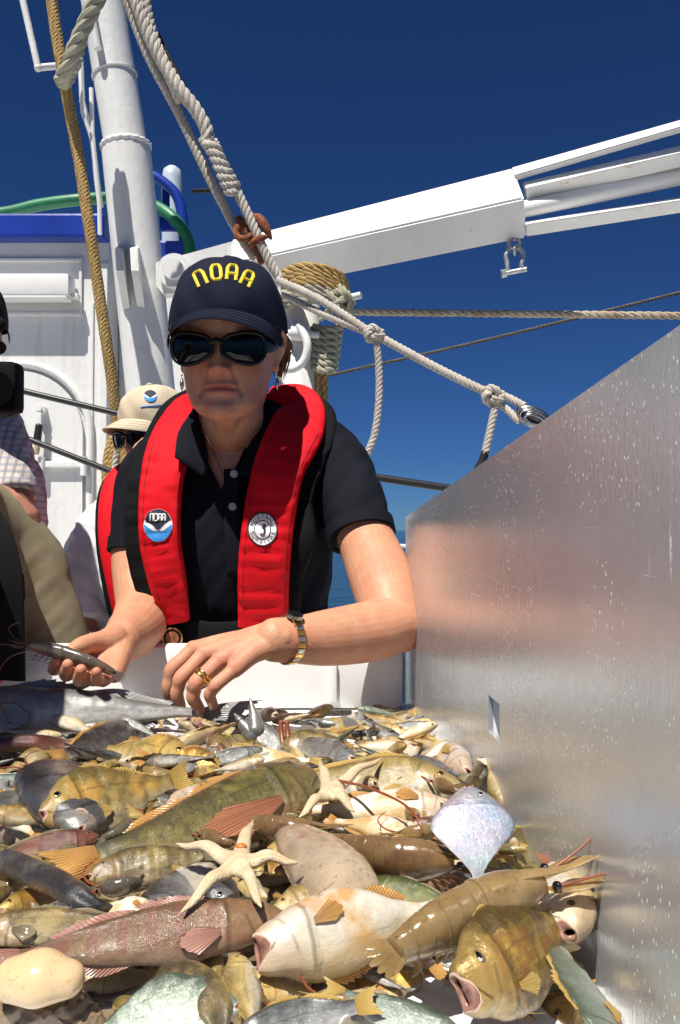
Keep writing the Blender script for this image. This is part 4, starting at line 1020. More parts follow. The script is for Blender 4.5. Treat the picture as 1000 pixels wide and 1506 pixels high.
def vest_geo(p, w, t_, seed):
    V, F = strap([P(*q) for q in p], w, t_, 90, k=36); V = np.array(V)
    V[:, 1] += .0026 * nz(V * np.array([.6, 1, 1.2]), 42, seed) + .0009 * nz(V * np.array([.5, 1, 1.4]), 90, seed + 1); return V, F
lobeL = mk('red_panel', *vest_geo(Lp, Lw, T_l, 11), M_red, vest); lobeR = mk('red_panel', *vest_geo(Rp, Rw, T_l, 14), M_red, vest)
mk('collar_back', *strap([P(300, 596, 1.46), P(320, 592, 1.50), P(350, 590, 1.51), P(380, 590, 1.50), P(398, 592, 1.46)], [.022] * 5, [.016] * 5, 30, up=(0, 0, 1)), M_red, vest)
Bl = [(292, 588, 1.47), (258, 608, 1.41), (230, 658, 1.36), (208, 720, 1.325), (206, 800, 1.315), (222, 870, 1.32), (250, 935, 1.335)]
mk('black_edge', *vest_geo(Bl, [w_(44, 1.4)] * 3 + [w_(42, 1.3)] * 4, [.016] * 7, 21), M_blk, vest)
Br = [(410, 590, 1.47), (468, 604, 1.42), (474, 642, 1.37), (450, 710, 1.325), (434, 790, 1.305), (428, 850, 1.31), (424, 900, 1.32)]
mk('black_edge', *vest_geo(Br, [w_(40, 1.4), w_(38, 1.4), w_(38, 1.4), w_(34, 1.3), w_(36, 1.3), w_(36, 1.3), w_(34, 1.3)], [.010, .012, .013, .014, .015, .014, .012], 24), M_blk, vest)
mk('black_pouch', *limb([P(447, 745, 1.308), P(446, 790, 1.298), P(438, 840, 1.305)], [(.014, .012), (.021, .016), (.012, .012)], 20, 18, up=(0, -1, 0)), M_blk, vest)
mk('waist_belt', *strap([P(190, 930, 1.46), P(225, 925, 1.38), P(262, 932, 1.318), P(310, 940, 1.312), P(360, 938, 1.312), P(430, 930, 1.345), P(500, 920, 1.46)], [.028] * 7, [.006] * 7, 60, up=(0, -1, 0)), M_blk, vest)
bb = P(254, 938, 1.298)
bd = mk('belt_buckle', *cyl(bb + Vector((0, .012, 0)), bb + Vector((0, -.004, 0)), .0165, 28), M_frame, vest)
mk('buckle_rim', *tube(torus_path(bb + Vector((0, -.004, 0)), .0155, (1, 0, 0), (0, 0, 1), 0, 360, 30), .0018, 8), M_gold, bd)
mk('buckle_face', *cyl(bb + Vector((0, -.003, 0)), bb + Vector((0, -.006, 0)), .0105, 24), pm('dull_orange', (.35, .12, .05), .4, .6, 120), bd)
for p_, w2, nm in ((Lp, Lw, 'l'), (Rp, Rw, 'r')):   # seam piping along the inner edges
    pass
LT = [bvh(lobeL), bvh(lobeR)]
M_seam = pm('dark_red_seam', (.36, .004, .008), .6)
for p_, w2 in ((Lp, Lw), (Rp, Rw)):
    for sd in (-.80, .80):
        q = crom([(a[0], a[1], b * FPX / a[2]) for a, b in zip(p_, w2)], 70)[14:66]; pts = []
        for (x, y, ww) in q:
            h = hit(LT, x + sd * ww, y)
            if h: pts.append(h[0] + h[1] * .0002)
        if len(pts) > 5: mk('seam', *tube(pts, .0009, 6), M_seam, vest)
# round badges
def disc(cx, cy, r, trees, off, m, par, name, ry=None, poly=None):
    V2 = []; F = []; n = 36; rings_ = 5
    ol = poly or [(math.cos(2 * math.pi * i / n), math.sin(2 * math.pi * i / n)) for i in range(n)]
    n = len(ol)
    for q in range(rings_ + 1):
        for (x, y) in ol: V2.append((cx + x * r * q / rings_, cy + y * (ry or r) * q / rings_))
    for q in range(rings_):
        for j in range(n): F.append((q * n + j, q * n + (j + 1) % n, (q + 1) * n + (j + 1) % n, (q + 1) * n + j))
    V, F = drape(trees, V2, F, off); return mk(name, V, F, m, par)
def region(cx, cy, rx, ry, lo, hi, trees, off, m, par, name, nx=30):
    """part of a disc between two curves lo(x) and hi(x) in unit coords"""
    V2 = []; F = []; ny = 6
    for i in range(nx + 1):
        x = -1 + 2 * i / nx; c_ = math.sqrt(max(0, 1 - x * x)); a, b = max(-c_, lo(x)), min(c_, hi(x))
        if b < a: b = a
        for j in range(ny + 1): V2.append((cx + x * rx, cy + (a + (b - a) * j / ny) * ry))
    for i in range(nx):
        for j in range(ny): F.append((i * (ny + 1) + j, (i + 1) * (ny + 1) + j, (i + 1) * (ny + 1) + j + 1, i * (ny + 1) + j + 1))
    V, F = drape(trees, V2, F, off); return mk(name, V, F, m, par)
def noaa_badge(cx, cy, rx, ry, trees, par, off=.0016, txt=True):
    b = disc(cx, cy, rx, trees, off, M_emb_w, par, 'badge', ry)
    up_ = lambda x: .20 + .0 - .62 * abs(x) ** 1.25 * 1.0 + (.06 if abs(x) < .2 else 0)
    lw_ = lambda x: .52 - .60 * abs(x) ** 1.2 - .14 * max(0, math.cos(4 * x)) * (abs(x) < .4)
    region(cx, cy, rx * .985, ry * .985, lambda x: -2, up_, trees, off + .0006, M_emb_n, b, 'badge_sky')
    region(cx, cy, rx * .985, ry * .985, lw_, lambda x: 2, trees, off + .0006, M_emb_b, b, 'badge_water')
    if txt:
        for (st, q) in ((n_, -.42), (o_, -.14), (A_l, .14), (A_l, .42)):
            stroke_letter(st, cx + q * rx * .95, cy - .48 * ry, 0, rx * .20, ry * .36, .0008, b, [bvh(bpy.data.objects[b.name])] if False else trees_off(trees), M_emb_w)
    return b
def trees_off(t): return t
class _Off:
    """a surface raised towards the viewer, for print on top of a badge"""
    def __init__(s, trees, o): s.t = trees if isinstance(trees, list) else [trees]; s.o = o
    def ray_cast(s, c, r):
        h = hit_raw(s.t, c, r); return (h[0] + h[1] * s.o, h[1], 0, h[2]) if h else (None, None, None, None)
def hit_raw(trees, c, r):
    best = None
    for t in trees:
        h = t.ray_cast(c, r)
        if h[0] is not None and (best is None or h[3] < best[2]): best = (h[0], h[1] if h[1].dot(r) < 0 else -h[1], h[3])
    return best
trees_off = lambda t: _Off(t, .0024)
noaa_badge(232.5, 772.5, 21, 24, LT, vest)
mb_ = disc(386.5, 778.5, 22, LT, .0016, M_emb_n, vest, 'badge', 25)
disc(386.5, 778.5, 20.2, LT, .0021, M_emb_w, mb_, 'badge_ring', 23); disc(386.5, 778.5, 12.6, LT, .0027, M_emb_n, mb_, 'badge_line', 14.4); disc(386.5, 778.5, 11.4, LT, .0033, M_emb_w, mb_, 'badge_center', 13)
sea = [(0.15, -.85), (.3, -.7), (.45, -.45), (.15, -.4), (.05, -.2), (.3, .1), (.25, .45), (0, .7), (-.25, .75), (-.3, .55), (-.1, .5)]
pts = []
for (x, y) in crom([(a, b, 0) for a, b in sea], 30)[:, :2]:
    h = hit(LT, 386.5 + x * 9.5, 778.5 + y * 11); pts.append(h[0] + h[1] * .0036)
mk('seahorse', *tube(pts, np.interp(np.linspace(0, 1, 30), [0, .15, .45, .7, 1], [.0008, .0016, .0020, .0012, .0005]), 6), M_emb_n, mb_)
def arc_text(s, cx, cy, r, ry, a0, a1, size, trees, off, m, par, flip=False):
    mb = MB()
    for i, ch in enumerate(s):
        a_ = R(a0 + (a1 - a0) * i / (len(s) - 1)); V2, F = text_geo(ch, size); rot = a_ + math.pi / 2 * (1 if not flip else -1)
        q = []
        for (x, y) in V2:
            X, Y = x, -y; q.append((cx + r * math.cos(a_) + X * math.cos(rot) - Y * math.sin(rot), cy + ry * math.sin(a_) + X * math.sin(rot) + Y * math.cos(rot)))
        mb.add(*drape(trees, q, F, off))
    return mb.build('lettering', m, par, smooth=False)
arc_text('MUSTANG', 386.5, 778.5, 16.4, 18.7, 205, 335, 8.2, LT, .0029, M_emb_n, mb_)
arc_text('SURVIVAL', 386.5, 778.5, 16.4, 18.7, 165, 15, 8.2, LT, .0029, M_emb_n, mb_, True)
# trousers
mb = MB()
for s in (-1, 1): mb.add(*limb([P(385 + s * 60, 1120, 1.53), P(388 + s * 75, 1400, 1.55), P(390 + s * 80, 1790, 1.56)], [(.10, .11), .075, .06], 20, 20))
mb.add(*limb([P(386, 1060, 1.515), P(388, 1230, 1.55)], [(.15, .11), (.16, .12)], 10, 24, up=(0, -1, 0)))
V, F = weld(mb, .012, 3); mk('trousers', V, F, M_jean, woman, rec=False)
for s in (-1, 1):
    a = P(390 + s * 80, 1800, 1.55); mk('shoe', *limb([Vector((a.x, 1.58, .045)), Vector((a.x, 1.50, .05)), Vector((a.x + s * .01, 1.40, .035))], [.045, .05, .035], 12, 14), M_frame, woman)

# ---------------------------------------------------------------- person in white behind her
pw = thing('person', 'person in beige cap, white shirt and red vest standing behind the woman', 'person', (P(190, 780, 2.0).x, 2.0, 0))
HM2 = rot_m(P(228, 638, 2.0), pitch=10, yaw=-38, s=.84)
mb = MB(); mb.add(*head_geo(HM2))
for s in (-1, 1): ear_geo(mb, HM2, s)
mb.add(*limb([HM2 @ Vector((0, .02, -.05)), P(225, 735, 2.03)], [.05, .06], 10, 18))
mb.add(*limb([P(225, 735, 2.05), P(215, 850, 2.06), P(215, 1000, 2.05)], [(.13, .08), (.15, .10), (.14, .10)], 16, 24, up=(0, -1, 0)))
mb.add(*limb([P(160, 770, 2.03), P(125, 850, 1.98), P(120, 930, 1.92), P(150, 990, 1.80)], [.045, .042, .038, .028], 24, 18))
mb.add(*limb([P(290, 770, 2.05), P(310, 850, 2.02), P(300, 940, 1.95), P(280, 1000, 1.85)], [.045, .042, .038, .028], 24, 18))
V, F = weld(mb, .004, 3); b2 = mk('body', V, F, M_skin2, pw, rec=False); add_pig(b2, face_pig(HM2))
mb = MB()
mb.add(*limb([P(218, 745, 2.05), P(212, 800, 2.05), P(212, 900, 2.05), P(218, 1100, 2.05)], [(.10, .08), (.165, .115), (.165, .12), (.16, .12)], 24, 30, up=(0, -1, 0)))
mb.add(*tube(crom([P(180, 760, 2.04), P(145, 800, 2.02), P(124, 860, 1.985), P(118, 915, 1.945)], 16), np.linspace(.075, .066, 16), 24))
mb.add(*tube(crom([P(260, 760, 2.05), P(295, 800, 2.04), P(312, 860, 2.0), P(308, 915, 1.96)], 16), np.linspace(.075, .066, 16), 24))
V, F = weld(mb, .007, 4); V[:, 1] += .010 * nz(V * np.array([1, 1, .5]), 18, 31); V[:, 0] += .006 * nz(V, 22, 33)
mk('white_shirt', V, F, M_white_c, pw, rec=False)
v2 = thing('life_vest', 'red vest with black edge on the person in white behind', 'life vest', P(190, 900, 1.95))
mk('red_panel', *strap([P(212, 690, 2.02), P(186, 715, 1.95), P(180, 780, 1.91), P(188, 850, 1.90), P(200, 930, 1.91)], [.03, .052, .055, .05, .04], [.02, .03, .03, .03, .02], 40), M_red, v2)
mk('red_panel', *strap([P(255, 690, 2.02), P(275, 720, 1.95), P(276, 790, 1.91), P(270, 860, 1.90), P(262, 930, 1.91)], [.03, .05, .055, .05, .04], [.02, .03, .03, .03, .02], 40), M_red, v2)
mk('black_edge', *strap([P(203, 690, 2.03), P(168, 718, 1.965), P(159, 780, 1.93), P(168, 860, 1.925), P(184, 940, 1.93)], [.025, .030, .028, .026, .022], [.018, .026, .026, .026, .018], 40), M_blk, v2)
c2 = thing('cap', 'beige cap with a small round blue badge on the person behind', 'cap', HM2 @ Vector((0, 0, .05)))
dome2, bill2 = cap_geo(HM2, c2, M_tan, M_tan)
D2 = bvh(dome2)
noaa_badge(221, 583, 9.5, 8.5, D2, dome2, .0015, False)
arc_text('TEACHER AT SEA', 222, 596, 27, 24, 195, 330, 5.0, D2, .0015, M_emb_n, dome2) if False else None
mk('stitched_line', *tube([h[0] + h[1] * .001 for h in (hit(D2, 207 + q, 599 - q * .10) for q in range(0, 32, 2)) if h], .0016, 5), M_emb_b, dome2)
g2 = thing('sunglasses', 'dark sunglasses on the person in white', 'sunglasses', HM2 @ Vector((0, -.1, 0))); glasses(HM2, g2)
mb = MB()
for s in (-1, 1): mb.add(*limb([P(215 + s * 40, 1080, 2.05), P(215 + s * 45, 1300, 2.05), P(215 + s * 45, 1540, 2.06)], [.10, .075, .06], 14, 16))
V, F = weld(mb, .015, 2); mk('trousers', V, F, M_jean, pw, rec=False)

# ---------------------------------------------------------------- camera operator in plaid at the left edge
po = thing('person', 'camera operator in black cap and plaid shirt cut off by the left edge', 'person', (P(-60, 780, 1.75).x, 1.75, 0))
HM3 = rot_m(P(-58, 500, 1.72), pitch=4, yaw=35, s=1.0)
mb = MB(); mb.add(*head_geo(HM3))
for s in (-1, 1): ear_geo(mb, HM3, s)
mb.add(*limb([HM3 @ Vector((0, .02, -.05)), P(-60, 640, 1.78)], [.055, .065], 10, 18))
mb.add(*limb([P(-60, 640, 1.8), P(-62, 780, 1.82), P(-60, 960, 1.82)], [(.15, .09), (.16, .11), (.15, .11)], 16, 24, up=(0, -1, 0)))
mb.add(*limb([P(-18, 625, 1.76), P(8, 670, 1.74), P(18, 730, 1.70), P(12, 765, 1.66), P(-25, 745, 1.58), P(-60, 660, 1.52), P(-50, 600, 1.5)], [.045, .046, .044, .040, .034, .030, .028], 40, 20))
mb.add(*limb([P(-50, 600, 1.5), P(-46, 575, 1.5), P(-42, 560, 1.49)], [.03, .033, .02], 10, 14))
mb.add(*limb([P(-130, 650, 1.8), P(-150, 760, 1.74), P(-110, 700, 1.62)], [.05, .045, .035], 24, 18))
for q in range(4): mb.add(*limb([P(-46, 556 + q * 13, 1.50), P(-10, 556 + q * 13, 1.47), P(-16, 557 + q * 13, 1.41)], [.010, .0095, .008], 12, 10))
V, F = weld(mb, .004, 3); b3 = mk('body', V, F, M_skin2, po, rec=False); add_pig(b3, face_pig(HM3))
mb = MB(); mb.add(*limb([P(-60, 640, 1.8), P(-62, 690, 1.81), P(-62, 830, 1.82), P(-60, 1050, 1.82)], [(.11, .08), (.19, .12), (.19, .13), (.17, .13)], 24, 30, up=(0, -1, 0)))
mb.add(*tube(crom([P(-40, 600, 1.78), P(-8, 632, 1.76), P(10, 680, 1.73), P(17, 732, 1.695)], 16), np.linspace(.062, .056, 16), 24))
mb.add(*tube(crom([P(-112, 640, 1.8), P(-135, 660, 1.8), P(-148, 720, 1.77)], 14), np.linspace(.068, .062, 14), 24))
V, F = weld(mb, .007, 4); V[:, 0] += .006 * nz(V, 26, 41); mk('plaid_shirt', V, F, M_plaid, po, rec=False)
c3 = thing('cap', 'black cap whose bill pokes in at the left edge', 'cap', HM3 @ Vector((0, 0, .05)))
cap_geo(HM3, c3, M_blk, M_blk)
mb = MB()
for s in (-1, 1): mb.add(*limb([P(-60 + s * 45, 1030, 1.82), P(-60 + s * 50, 1300, 1.82), P(-60 + s * 50, 1620, 1.83)], [.11, .08, .06], 14, 16))
V, F = weld(mb, .015, 2); mk('trousers', V, F, M_jean, po, rec=False)
vc = thing('video_camera', 'black video camera held up at the left edge', 'video camera', P(0, 575, 1.45))
vb = P(-62, 571, 1.44)
mk('camera_body', *box(vb + Vector((0, .05, 0)), .125, .10, .080, bev=.012), M_matte, vc)
mk('lens_hood', *box(P(-4, 571, 1.34), .078, .045, .084, bev=.012), M_matte, vc)
mk('lens', *cyl(P(-8, 571, 1.30), P(-8, 571, 1.318), .028, 30), M_matte, vc)
mk('carry_handle', *tube(crom([P(-70, 536, 1.5), P(-60, 505, 1.48), P(-20, 500, 1.45), P(0, 512, 1.42)], 20), .012, 10), M_frame, vc)
mk('microphone', *limb([P(-40, 478, 1.44), P(-2, 477, 1.36)], [.012, .013], 8, 14), M_blk, vc)

# ---------------------------------------------------------------- khaki shirt person at the left
pk = thing('person', 'person in khaki shirt with black strap and red vest at the lower left edge', 'person', (P(-60, 780, 1.25).x, 1.3, 0))
HM4 = rot_m(Vector((-.555, .83, 1.53)), pitch=34, yaw=22)
mb = MB(); mb.add(*head_geo(HM4))
for s in (-1, 1): ear_geo(mb, HM4, s)
mb.add(*limb([HM4 @ Vector((0, .02, -.05)), HM4 @ Vector((0, .06, -.10)), P(-165, 690, 1.10), P(-110, 790, 1.32)], [.055, .056, .062, .07], 14, 18))
mb.add(*limb([P(-70, 776, 1.36), P(-65, 886, 1.38), P(-65, 1086, 1.40)], [(.15, .09), (.16, .11), (.15, .11)], 16, 24, up=(0, -1, 0)))
mb.add(*limb([P(10, 856, 1.36), P(62, 916, 1.36), P(95, 986, 1.38), P(60, 1036, 1.36), P(0, 1046, 1.32)], [.05, .047, .042, .036, .03], 30, 20))
mb.add(*limb([P(-170, 826, 1.32), P(-210, 936, 1.22), P(-150, 966, 1.06), P(-120, 986, .98)], [.05, .047, .036, .03], 30, 20))
V, F = weld(mb, .004, 3); b4 = mk('body', V, F, M_skin2, pk, rec=False); add_pig(b4, face_pig(HM4))
mb = MB(); mb.add(*limb([P(-170, 700, 1.06), P(-150, 750, 1.16), P(-110, 840, 1.36)], [.075, .095, .10], 14, 26)); mb.add(*limb([P(-80, 738, 1.24), P(-76, 773, 1.30), P(-66, 828, 1.36), P(-62, 938, 1.38), P(-65, 1138, 1.40)], [(.09, .07), (.15, .11), (.19, .125), (.18, .13), (.17, .13)], 28, 30, up=(0, -1, 0)))
mb.add(*tube(crom([P(-30, 813, 1.35), P(18, 838, 1.355), P(55, 898, 1.365), P(82, 968, 1.375)], 18), np.linspace(.080, .062, 18), 28))
mb.add(*tube(crom([P(-120, 813, 1.35), P(-170, 838, 1.32), P(-200, 908, 1.26)], 14), np.linspace(.07, .064, 14), 24))
V, F = weld(mb, .006, 4); V[:, 0] += .004 * nz(V * np.array([1, 1, .35]), 16, 51); V[:, 1] += .0035 * nz(V @ np.array([[.7, 0, .7], [0, .4, 0], [-.7, 0, .7]]) * np.array([1, 1, .25]), 24, 52)
mk('khaki_shirt', V, F, M_khaki, pk, rec=False)
hem([P(78, 950, 1.373), P(86, 972, 1.376)], .0605, M_khaki, pk, 'sleeve_hem')
mk('shoulder_strap', *strap([P(-30, 745, 1.30), P(-4, 780, 1.225), P(12, 840, 1.20), P(16, 900, 1.20), P(18, 1000, 1.22)], [.020] * 5, [.004] * 5, 40), M_blk, pk)
mk('strap_pouch', *limb([P(14, 850, 1.228), P(16, 880, 1.222)], [(.022, .012), (.022, .012)], 10, 16, up=(0, -1, 0)), M_blk, pk)
v4 = thing('life_vest', 'red vest edge showing at the left border on the khaki shirt', 'life vest', P(-30, 1000, 1.25))
mk('red_panel', *strap([P(-45, 760, 1.30), P(-30, 830, 1.255), P(-27, 900, 1.24), P(-28, 1000, 1.25)], [.034] * 4, [.022] * 4, 40), M_red, v4)
c4 = thing('cap', 'tan cap just outside the left edge above the khaki shirt', 'cap', HM4 @ Vector((0, 0, .05)))
cap_geo(HM4, c4, M_tan, M_tan)
mb = MB()
for s in (-1, 1): mb.add(*limb([P(-65 + s * 70, 1080, 1.40), P(-65 + s * 75, 1400, 1.41), P(-65 + s * 75, 1870, 1.42)], [.11, .08, .06], 14, 16))
V, F = weld(mb, .015, 2); mk('trousers', V, F, M_jean, pk, rec=False)
# ================================================================ the catch
def wet(t, bumpsock=None, s=.45, dist=.0014):
    h = t.math('ADD', t.math('MULTIPLY', t.noise(55, 3, .6), 1.0), t.math('MULTIPLY', t.noise(320, 4, .7), .85))
    if bumpsock is not None: h = t.math('ADD', h, bumpsock)
    n = t.bump(h, s, dist); t.t.links.new(n, t.p.inputs['Coat Normal'])
def fishmat(name, back, flank, belly, head=None, bars=None, mott=.35, metal=0.0, scales=1.0, sc=(150, 62), rough=.22, edge=(.30, .52, .78), patch=None, irid=False):
    t = NT(name); uv = t.uv; u = t.sep(uv, 0); v = t.sep(uv, 1)
    n = t.noise(34, 6, .68); n2 = t.noise(120, 5, .70); n3 = t.noise(11, 3, .5); rnd = t.rnd()
    st = t.noise(1.0, 5, .65, vec=t.map(uv, (9, 46, 1)))       # streaks running along the body
    vv = t.math('ADD', v, t.math('ADD', t.math('MULTIPLY', t.math('SUBTRACT', n, .5), .42), t.math('MULTIPLY', t.math('SUBTRACT', st, .5), .30)))
    vv = t.math('ADD', vv, t.math('MULTIPLY', t.math('SUBTRACT', rnd, .5), .16))
    c = t.ramp(vv, [(edge[0] - .12, back), (edge[1], flank), (edge[2], belly)])
    c = t.mix(t.ramp(n2, [(.40, 0), (.66, min(1, mott * 1.3))]), c, mul(back, .50))
    c = t.mix(t.ramp(n, [(.54, 0), (.68, mott)]), c, mul(flank, 1.4))
    c = t.mix(t.ramp(n3, [(.50, 0), (.72, .35)]), c, t.mix(.5, c, (.26, .17, .06)))          # bruises
    c = t.mix(t.ramp(st, [(.56, 0), (.70, .20)]), c, mul(back, .7))
    if bars:
        w = t.math('SINE', t.math('ADD', t.math('MULTIPLY', u, bars[1]), t.math('MULTIPLY', n, 5)))
        m = t.math('MULTIPLY', t.ramp(w, [(.1, 0), (.7, bars[2])]), t.ramp(v, [(.15, .2), (.35, 1), (.62, 1), (.8, 0)]))
        m = t.math('MULTIPLY', m, t.ramp(u, [(.25, 0), (.34, 1)])); c = t.mix(m, c, bars[0])
    if patch:
        m = t.math('MULTIPLY', t.ramp(t.noise(patch[1], 3, .6), [(.50, 0), (.62, patch[2])]), t.ramp(v, [(.2, .3), (.5, 1)])); c = t.mix(m, c, patch[0])
    vs = t.voro(1.0, vec=t.map(uv, (sc[0], sc[1], 1)), rnd=.45)
    body = t.math('MULTIPLY', t.ramp(u, [(.22, 0), (.27, 1)]), scales)
    c = t.mix(t.math('MULTIPLY', t.ramp(vs, [(.30, 0), (.70, .32)]), body), c, mul(back, .6))
    ll = t.ramp(t.math('ABSOLUTE', t.math('SUBTRACT', v, t.math('ADD', .40, t.math('MULTIPLY', n3, .05)))), [(.004, .35), (.014, 0)]); c = t.mix(t.math('MULTIPLY', ll, body), c, mul(back, .4))
    if head: c = t.mix(t.math('MULTIPLY', t.ramp(u, [(.17, .75), (.25, 0)]), t.ramp(n, [(.35, .4), (.6, 1)])), c, head)
    gl_ = t.ramp(t.math('ABSOLUTE', t.math('SUBTRACT', u, t.math('ADD', .225, t.math('MULTIPLY', n, .03)))), [(.003, .6), (.016, 0)])
    c = t.mix(t.math('MULTIPLY', gl_, t.ramp(v, [(.15, 0), (.3, 1)])), c, mul(back, .45))      # slit behind the gill cover
    mx = t.ramp(t.math('ABSOLUTE', t.math('SUBTRACT', v, t.math('ADD', .50, t.math('MULTIPLY', u, 1.5)))), [(.008, .7), (.035, 0)])
    c = t.mix(t.math('MULTIPLY', mx, t.ramp(u, [(.095, 1), (.115, 0)])), c, mul(back, .4))      # jaw line
    pre = t.ramp(t.math('ABSOLUTE', t.math('SUBTRACT', u, t.math('ADD', .155, t.math('MULTIPLY', t.math('SUBTRACT', v, .55), -.10)))), [(.002, .45), (.010, 0)])
    c = t.mix(t.math('MULTIPLY', pre, t.ramp(v, [(.38, 0), (.45, 1)])), c, mul(back, .5))
    blood = t.math('MULTIPLY', t.math('MULTIPLY', t.ramp(u, [(.10, 0), (.2, 1), (.30, 1), (.42, 0)]), t.ramp(v, [(.45, 0), (.7, 1)])), t.ramp(n, [(.48, 0), (.62, .55)]))
    c = t.mix(t.math('MULTIPLY', blood, .6), c, (.45, .14, .07))
    if irid:
        c = t.mix(.28, c, t.ramp(t.noise(26, 3), [(.35, (.36, .34, .40)), (.45, (.18, .27, .46)), (.55, (.44, .29, .38)), (.65, (.30, .42, .35))]))
    c = t.mix(1.0, c, t.ramp(rnd, [(0, (.62, .62, .66)), (.5, (.86, .84, .80)), (1, (1.0, .97, .92))]), 'MULTIPLY')
    t.set(Base_Color=c, Metallic=metal, Roughness=t.ramp(n2, [(.3, rough * .7), (.7, rough * 2.0)]), Coat_Weight=.8, Coat_Roughness=.04, Subsurface_Weight=.14, Subsurface_Radius=(.007, .004, .002), Subsurface_Scale=.6)
    sb = t.math('ADD', t.math('MULTIPLY', t.math('MULTIPLY', t.math('SUBTRACT', 1.0, vs), body), .55), t.math('MULTIPLY', st, .35))
    wet(t, sb); return t.m
FM = dict(
    olive=fishmat('olive_mottled_fish_skin', (0.0521, 0.0473, 0.0136), (0.21, 0.18, 0.0511), (0.529, 0.443, 0.226), (0.137, 0.0959, 0.0345), mott=.65),
    pink=fishmat('pink_brown_fish_skin', (0.157, 0.0825, 0.0361), (0.415, 0.246, 0.112), (0.538, 0.366, 0.249), (0.407, 0.235, 0.114), bars=((0.275, 0.0938, 0.0562), 58, .75), mott=.4, edge=(.25, .5, .85)),
    croaker=fishmat('golden_croaker_skin', (.18, .125, .03), (.62, .47, .18), (.82, .76, .62), (.50, .35, .13), mott=.4, edge=(.22, .42, .62)),
    white=fishmat('white_bellied_fish_skin', (.30, .21, .05), (.68, .57, .37), (.80, .76, .66), (.64, .49, .36), mott=.14, scales=.25, edge=(.16, .32, .5), patch=((.62, .32, .06), 26, .8)),
    gold=fishmat('gold_bronze_fish_skin', (.15, .095, .015), (.66, .41, .07), (.74, .57, .30), (.60, .41, .12), mott=.8, metal=.35, patch=((.52, .22, .04), 60, .7)),
    silver=fishmat('silver_fish_skin', (.08, .09, .09), (.50, .51, .50), (.80, .80, .78), (.40, .40, .38), mott=.45, metal=.5, sc=(180, 74)),
    teal=fishmat('silver_green_fish_skin', (.08, .11, .075), (.27, .33, .28), (.50, .53, .48), (.28, .33, .27), mott=.08, metal=.3, scales=.4),
    grey=fishmat('dark_grey_fish_skin', (0.0314, 0.0324, 0.0324), (0.175, 0.175, 0.158), (0.534, 0.518, 0.472), (0.116, 0.108, 0.101), mott=.55, metal=.15),
    brown=fishmat('brown_fish_skin', (0.0647, 0.049, 0.019), (0.264, 0.197, 0.0678), (0.618, 0.522, 0.318), (0.203, 0.132, 0.0515), mott=.65),
    yellow=fishmat('yellow_tinged_fish_skin', (.14, .105, .02), (.52, .38, .12), (.76, .67, .43), (.42, .30, .10), mott=.5, patch=((0.7, 0.362, 0.05), 34, .6)),
    shark=fishmat('smooth_grey_shark_skin', (0.111, 0.111, 0.111), (0.308, 0.315, 0.308), (0.66, 0.66, 0.638), None, mott=.3, scales=0, rough=.45, edge=(.30, .50, .66)),
    moon=fishmat('pearly_silver_skin', (.17, .23, .28), (.30, .35, .43), (.42, .45, .52), (.40, .40, .34), mott=.06, metal=.25, scales=.5, irid=True, rough=.2),
    cream=fishmat('cream_fish_skin', (.38, .29, .10), (.70, .57, .31), (.82, .74, .54), (.60, .45, .26), mott=.3),
    red=fishmat('dark_red_fish_skin', (0.0796, 0.024, 0.0154), (0.27, 0.111, 0.0681), (0.527, 0.366, 0.27), (0.211, 0.0739, 0.0587), mott=.5),
    green=fishmat('dark_green_fish_skin', (0.0245, 0.0365, 0.00851), (0.106, 0.13, 0.0278), (0.317, 0.317, 0.137), None, mott=.4, scales=.5),
)
def finmat(name, a, b):
    t = NT(name); u = t.sep(t.uv, 0); v = t.sep(t.uv, 1); ray_ = t.math('SINE', t.math('MULTIPLY', u, 95.0)); n = t.noise(70, 4, .65)
    c = t.mix(t.ramp(t.math('ADD', t.math('MULTIPLY', v, .7), t.math('MULTIPLY', n, .5)), [(.3, 0), (.9, 1)]), a, b); c = t.mix(t.ramp(ray_, [(.3, 0), (.9, .4)]), c, mul(a, .5))
    t.set(Base_Color=c, Roughness=.28, Coat_Weight=.4, Subsurface_Weight=.1, Subsurface_Radius=(.004, .002, .001)); t.bump(t.math('ADD', ray_, n), .5, .0008); return t.m
FIN = dict(yellow=finmat('yellow_fin', (.36, .22, .05), (.50, .35, .11)), orange=finmat('orange_fin', (.38, .19, .06), (.52, .28, .08)), pale=finmat('pale_fin', (.52, .44, .30), (.66, .60, .50)),
           dark=finmat('dark_fin', (.15, .12, .07), (.27, .22, .13)), rust=finmat('rust_red_fin', (.26, .10, .055), (.34, .14, .07)), pink=finmat('pink_fin', (.30, .14, .10), (.40, .22, .17)), grey=finmat('grey_fin', (.20, .20, .19), (.32, .32, .30)), green=finmat('green_yellow_fin', (.22, .20, .03), (.46, .40, .06)))
M_pupil = pm('fish_pupil', (.004, .004, .005), .03, .1, 5, coat=1); M_iris = pm('gold_iris', (.30, .21, .09), .25, .6, 400, metal=.5, coat=1); M_irisS = pm('silver_iris', (.30, .30, .27), .25, .5, 400, metal=.5, coat=1)
M_mouth = pm('pink_mouth_lining', (.30, .15, .11), .22, .45, 120, .3, 300, coat=.6); M_throat = pm('dark_throat', (.03, .012, .010), .4); M_lip = pm('pale_lip', (.50, .37, .28), .25, .25, 90, .3, 300, coat=.5)

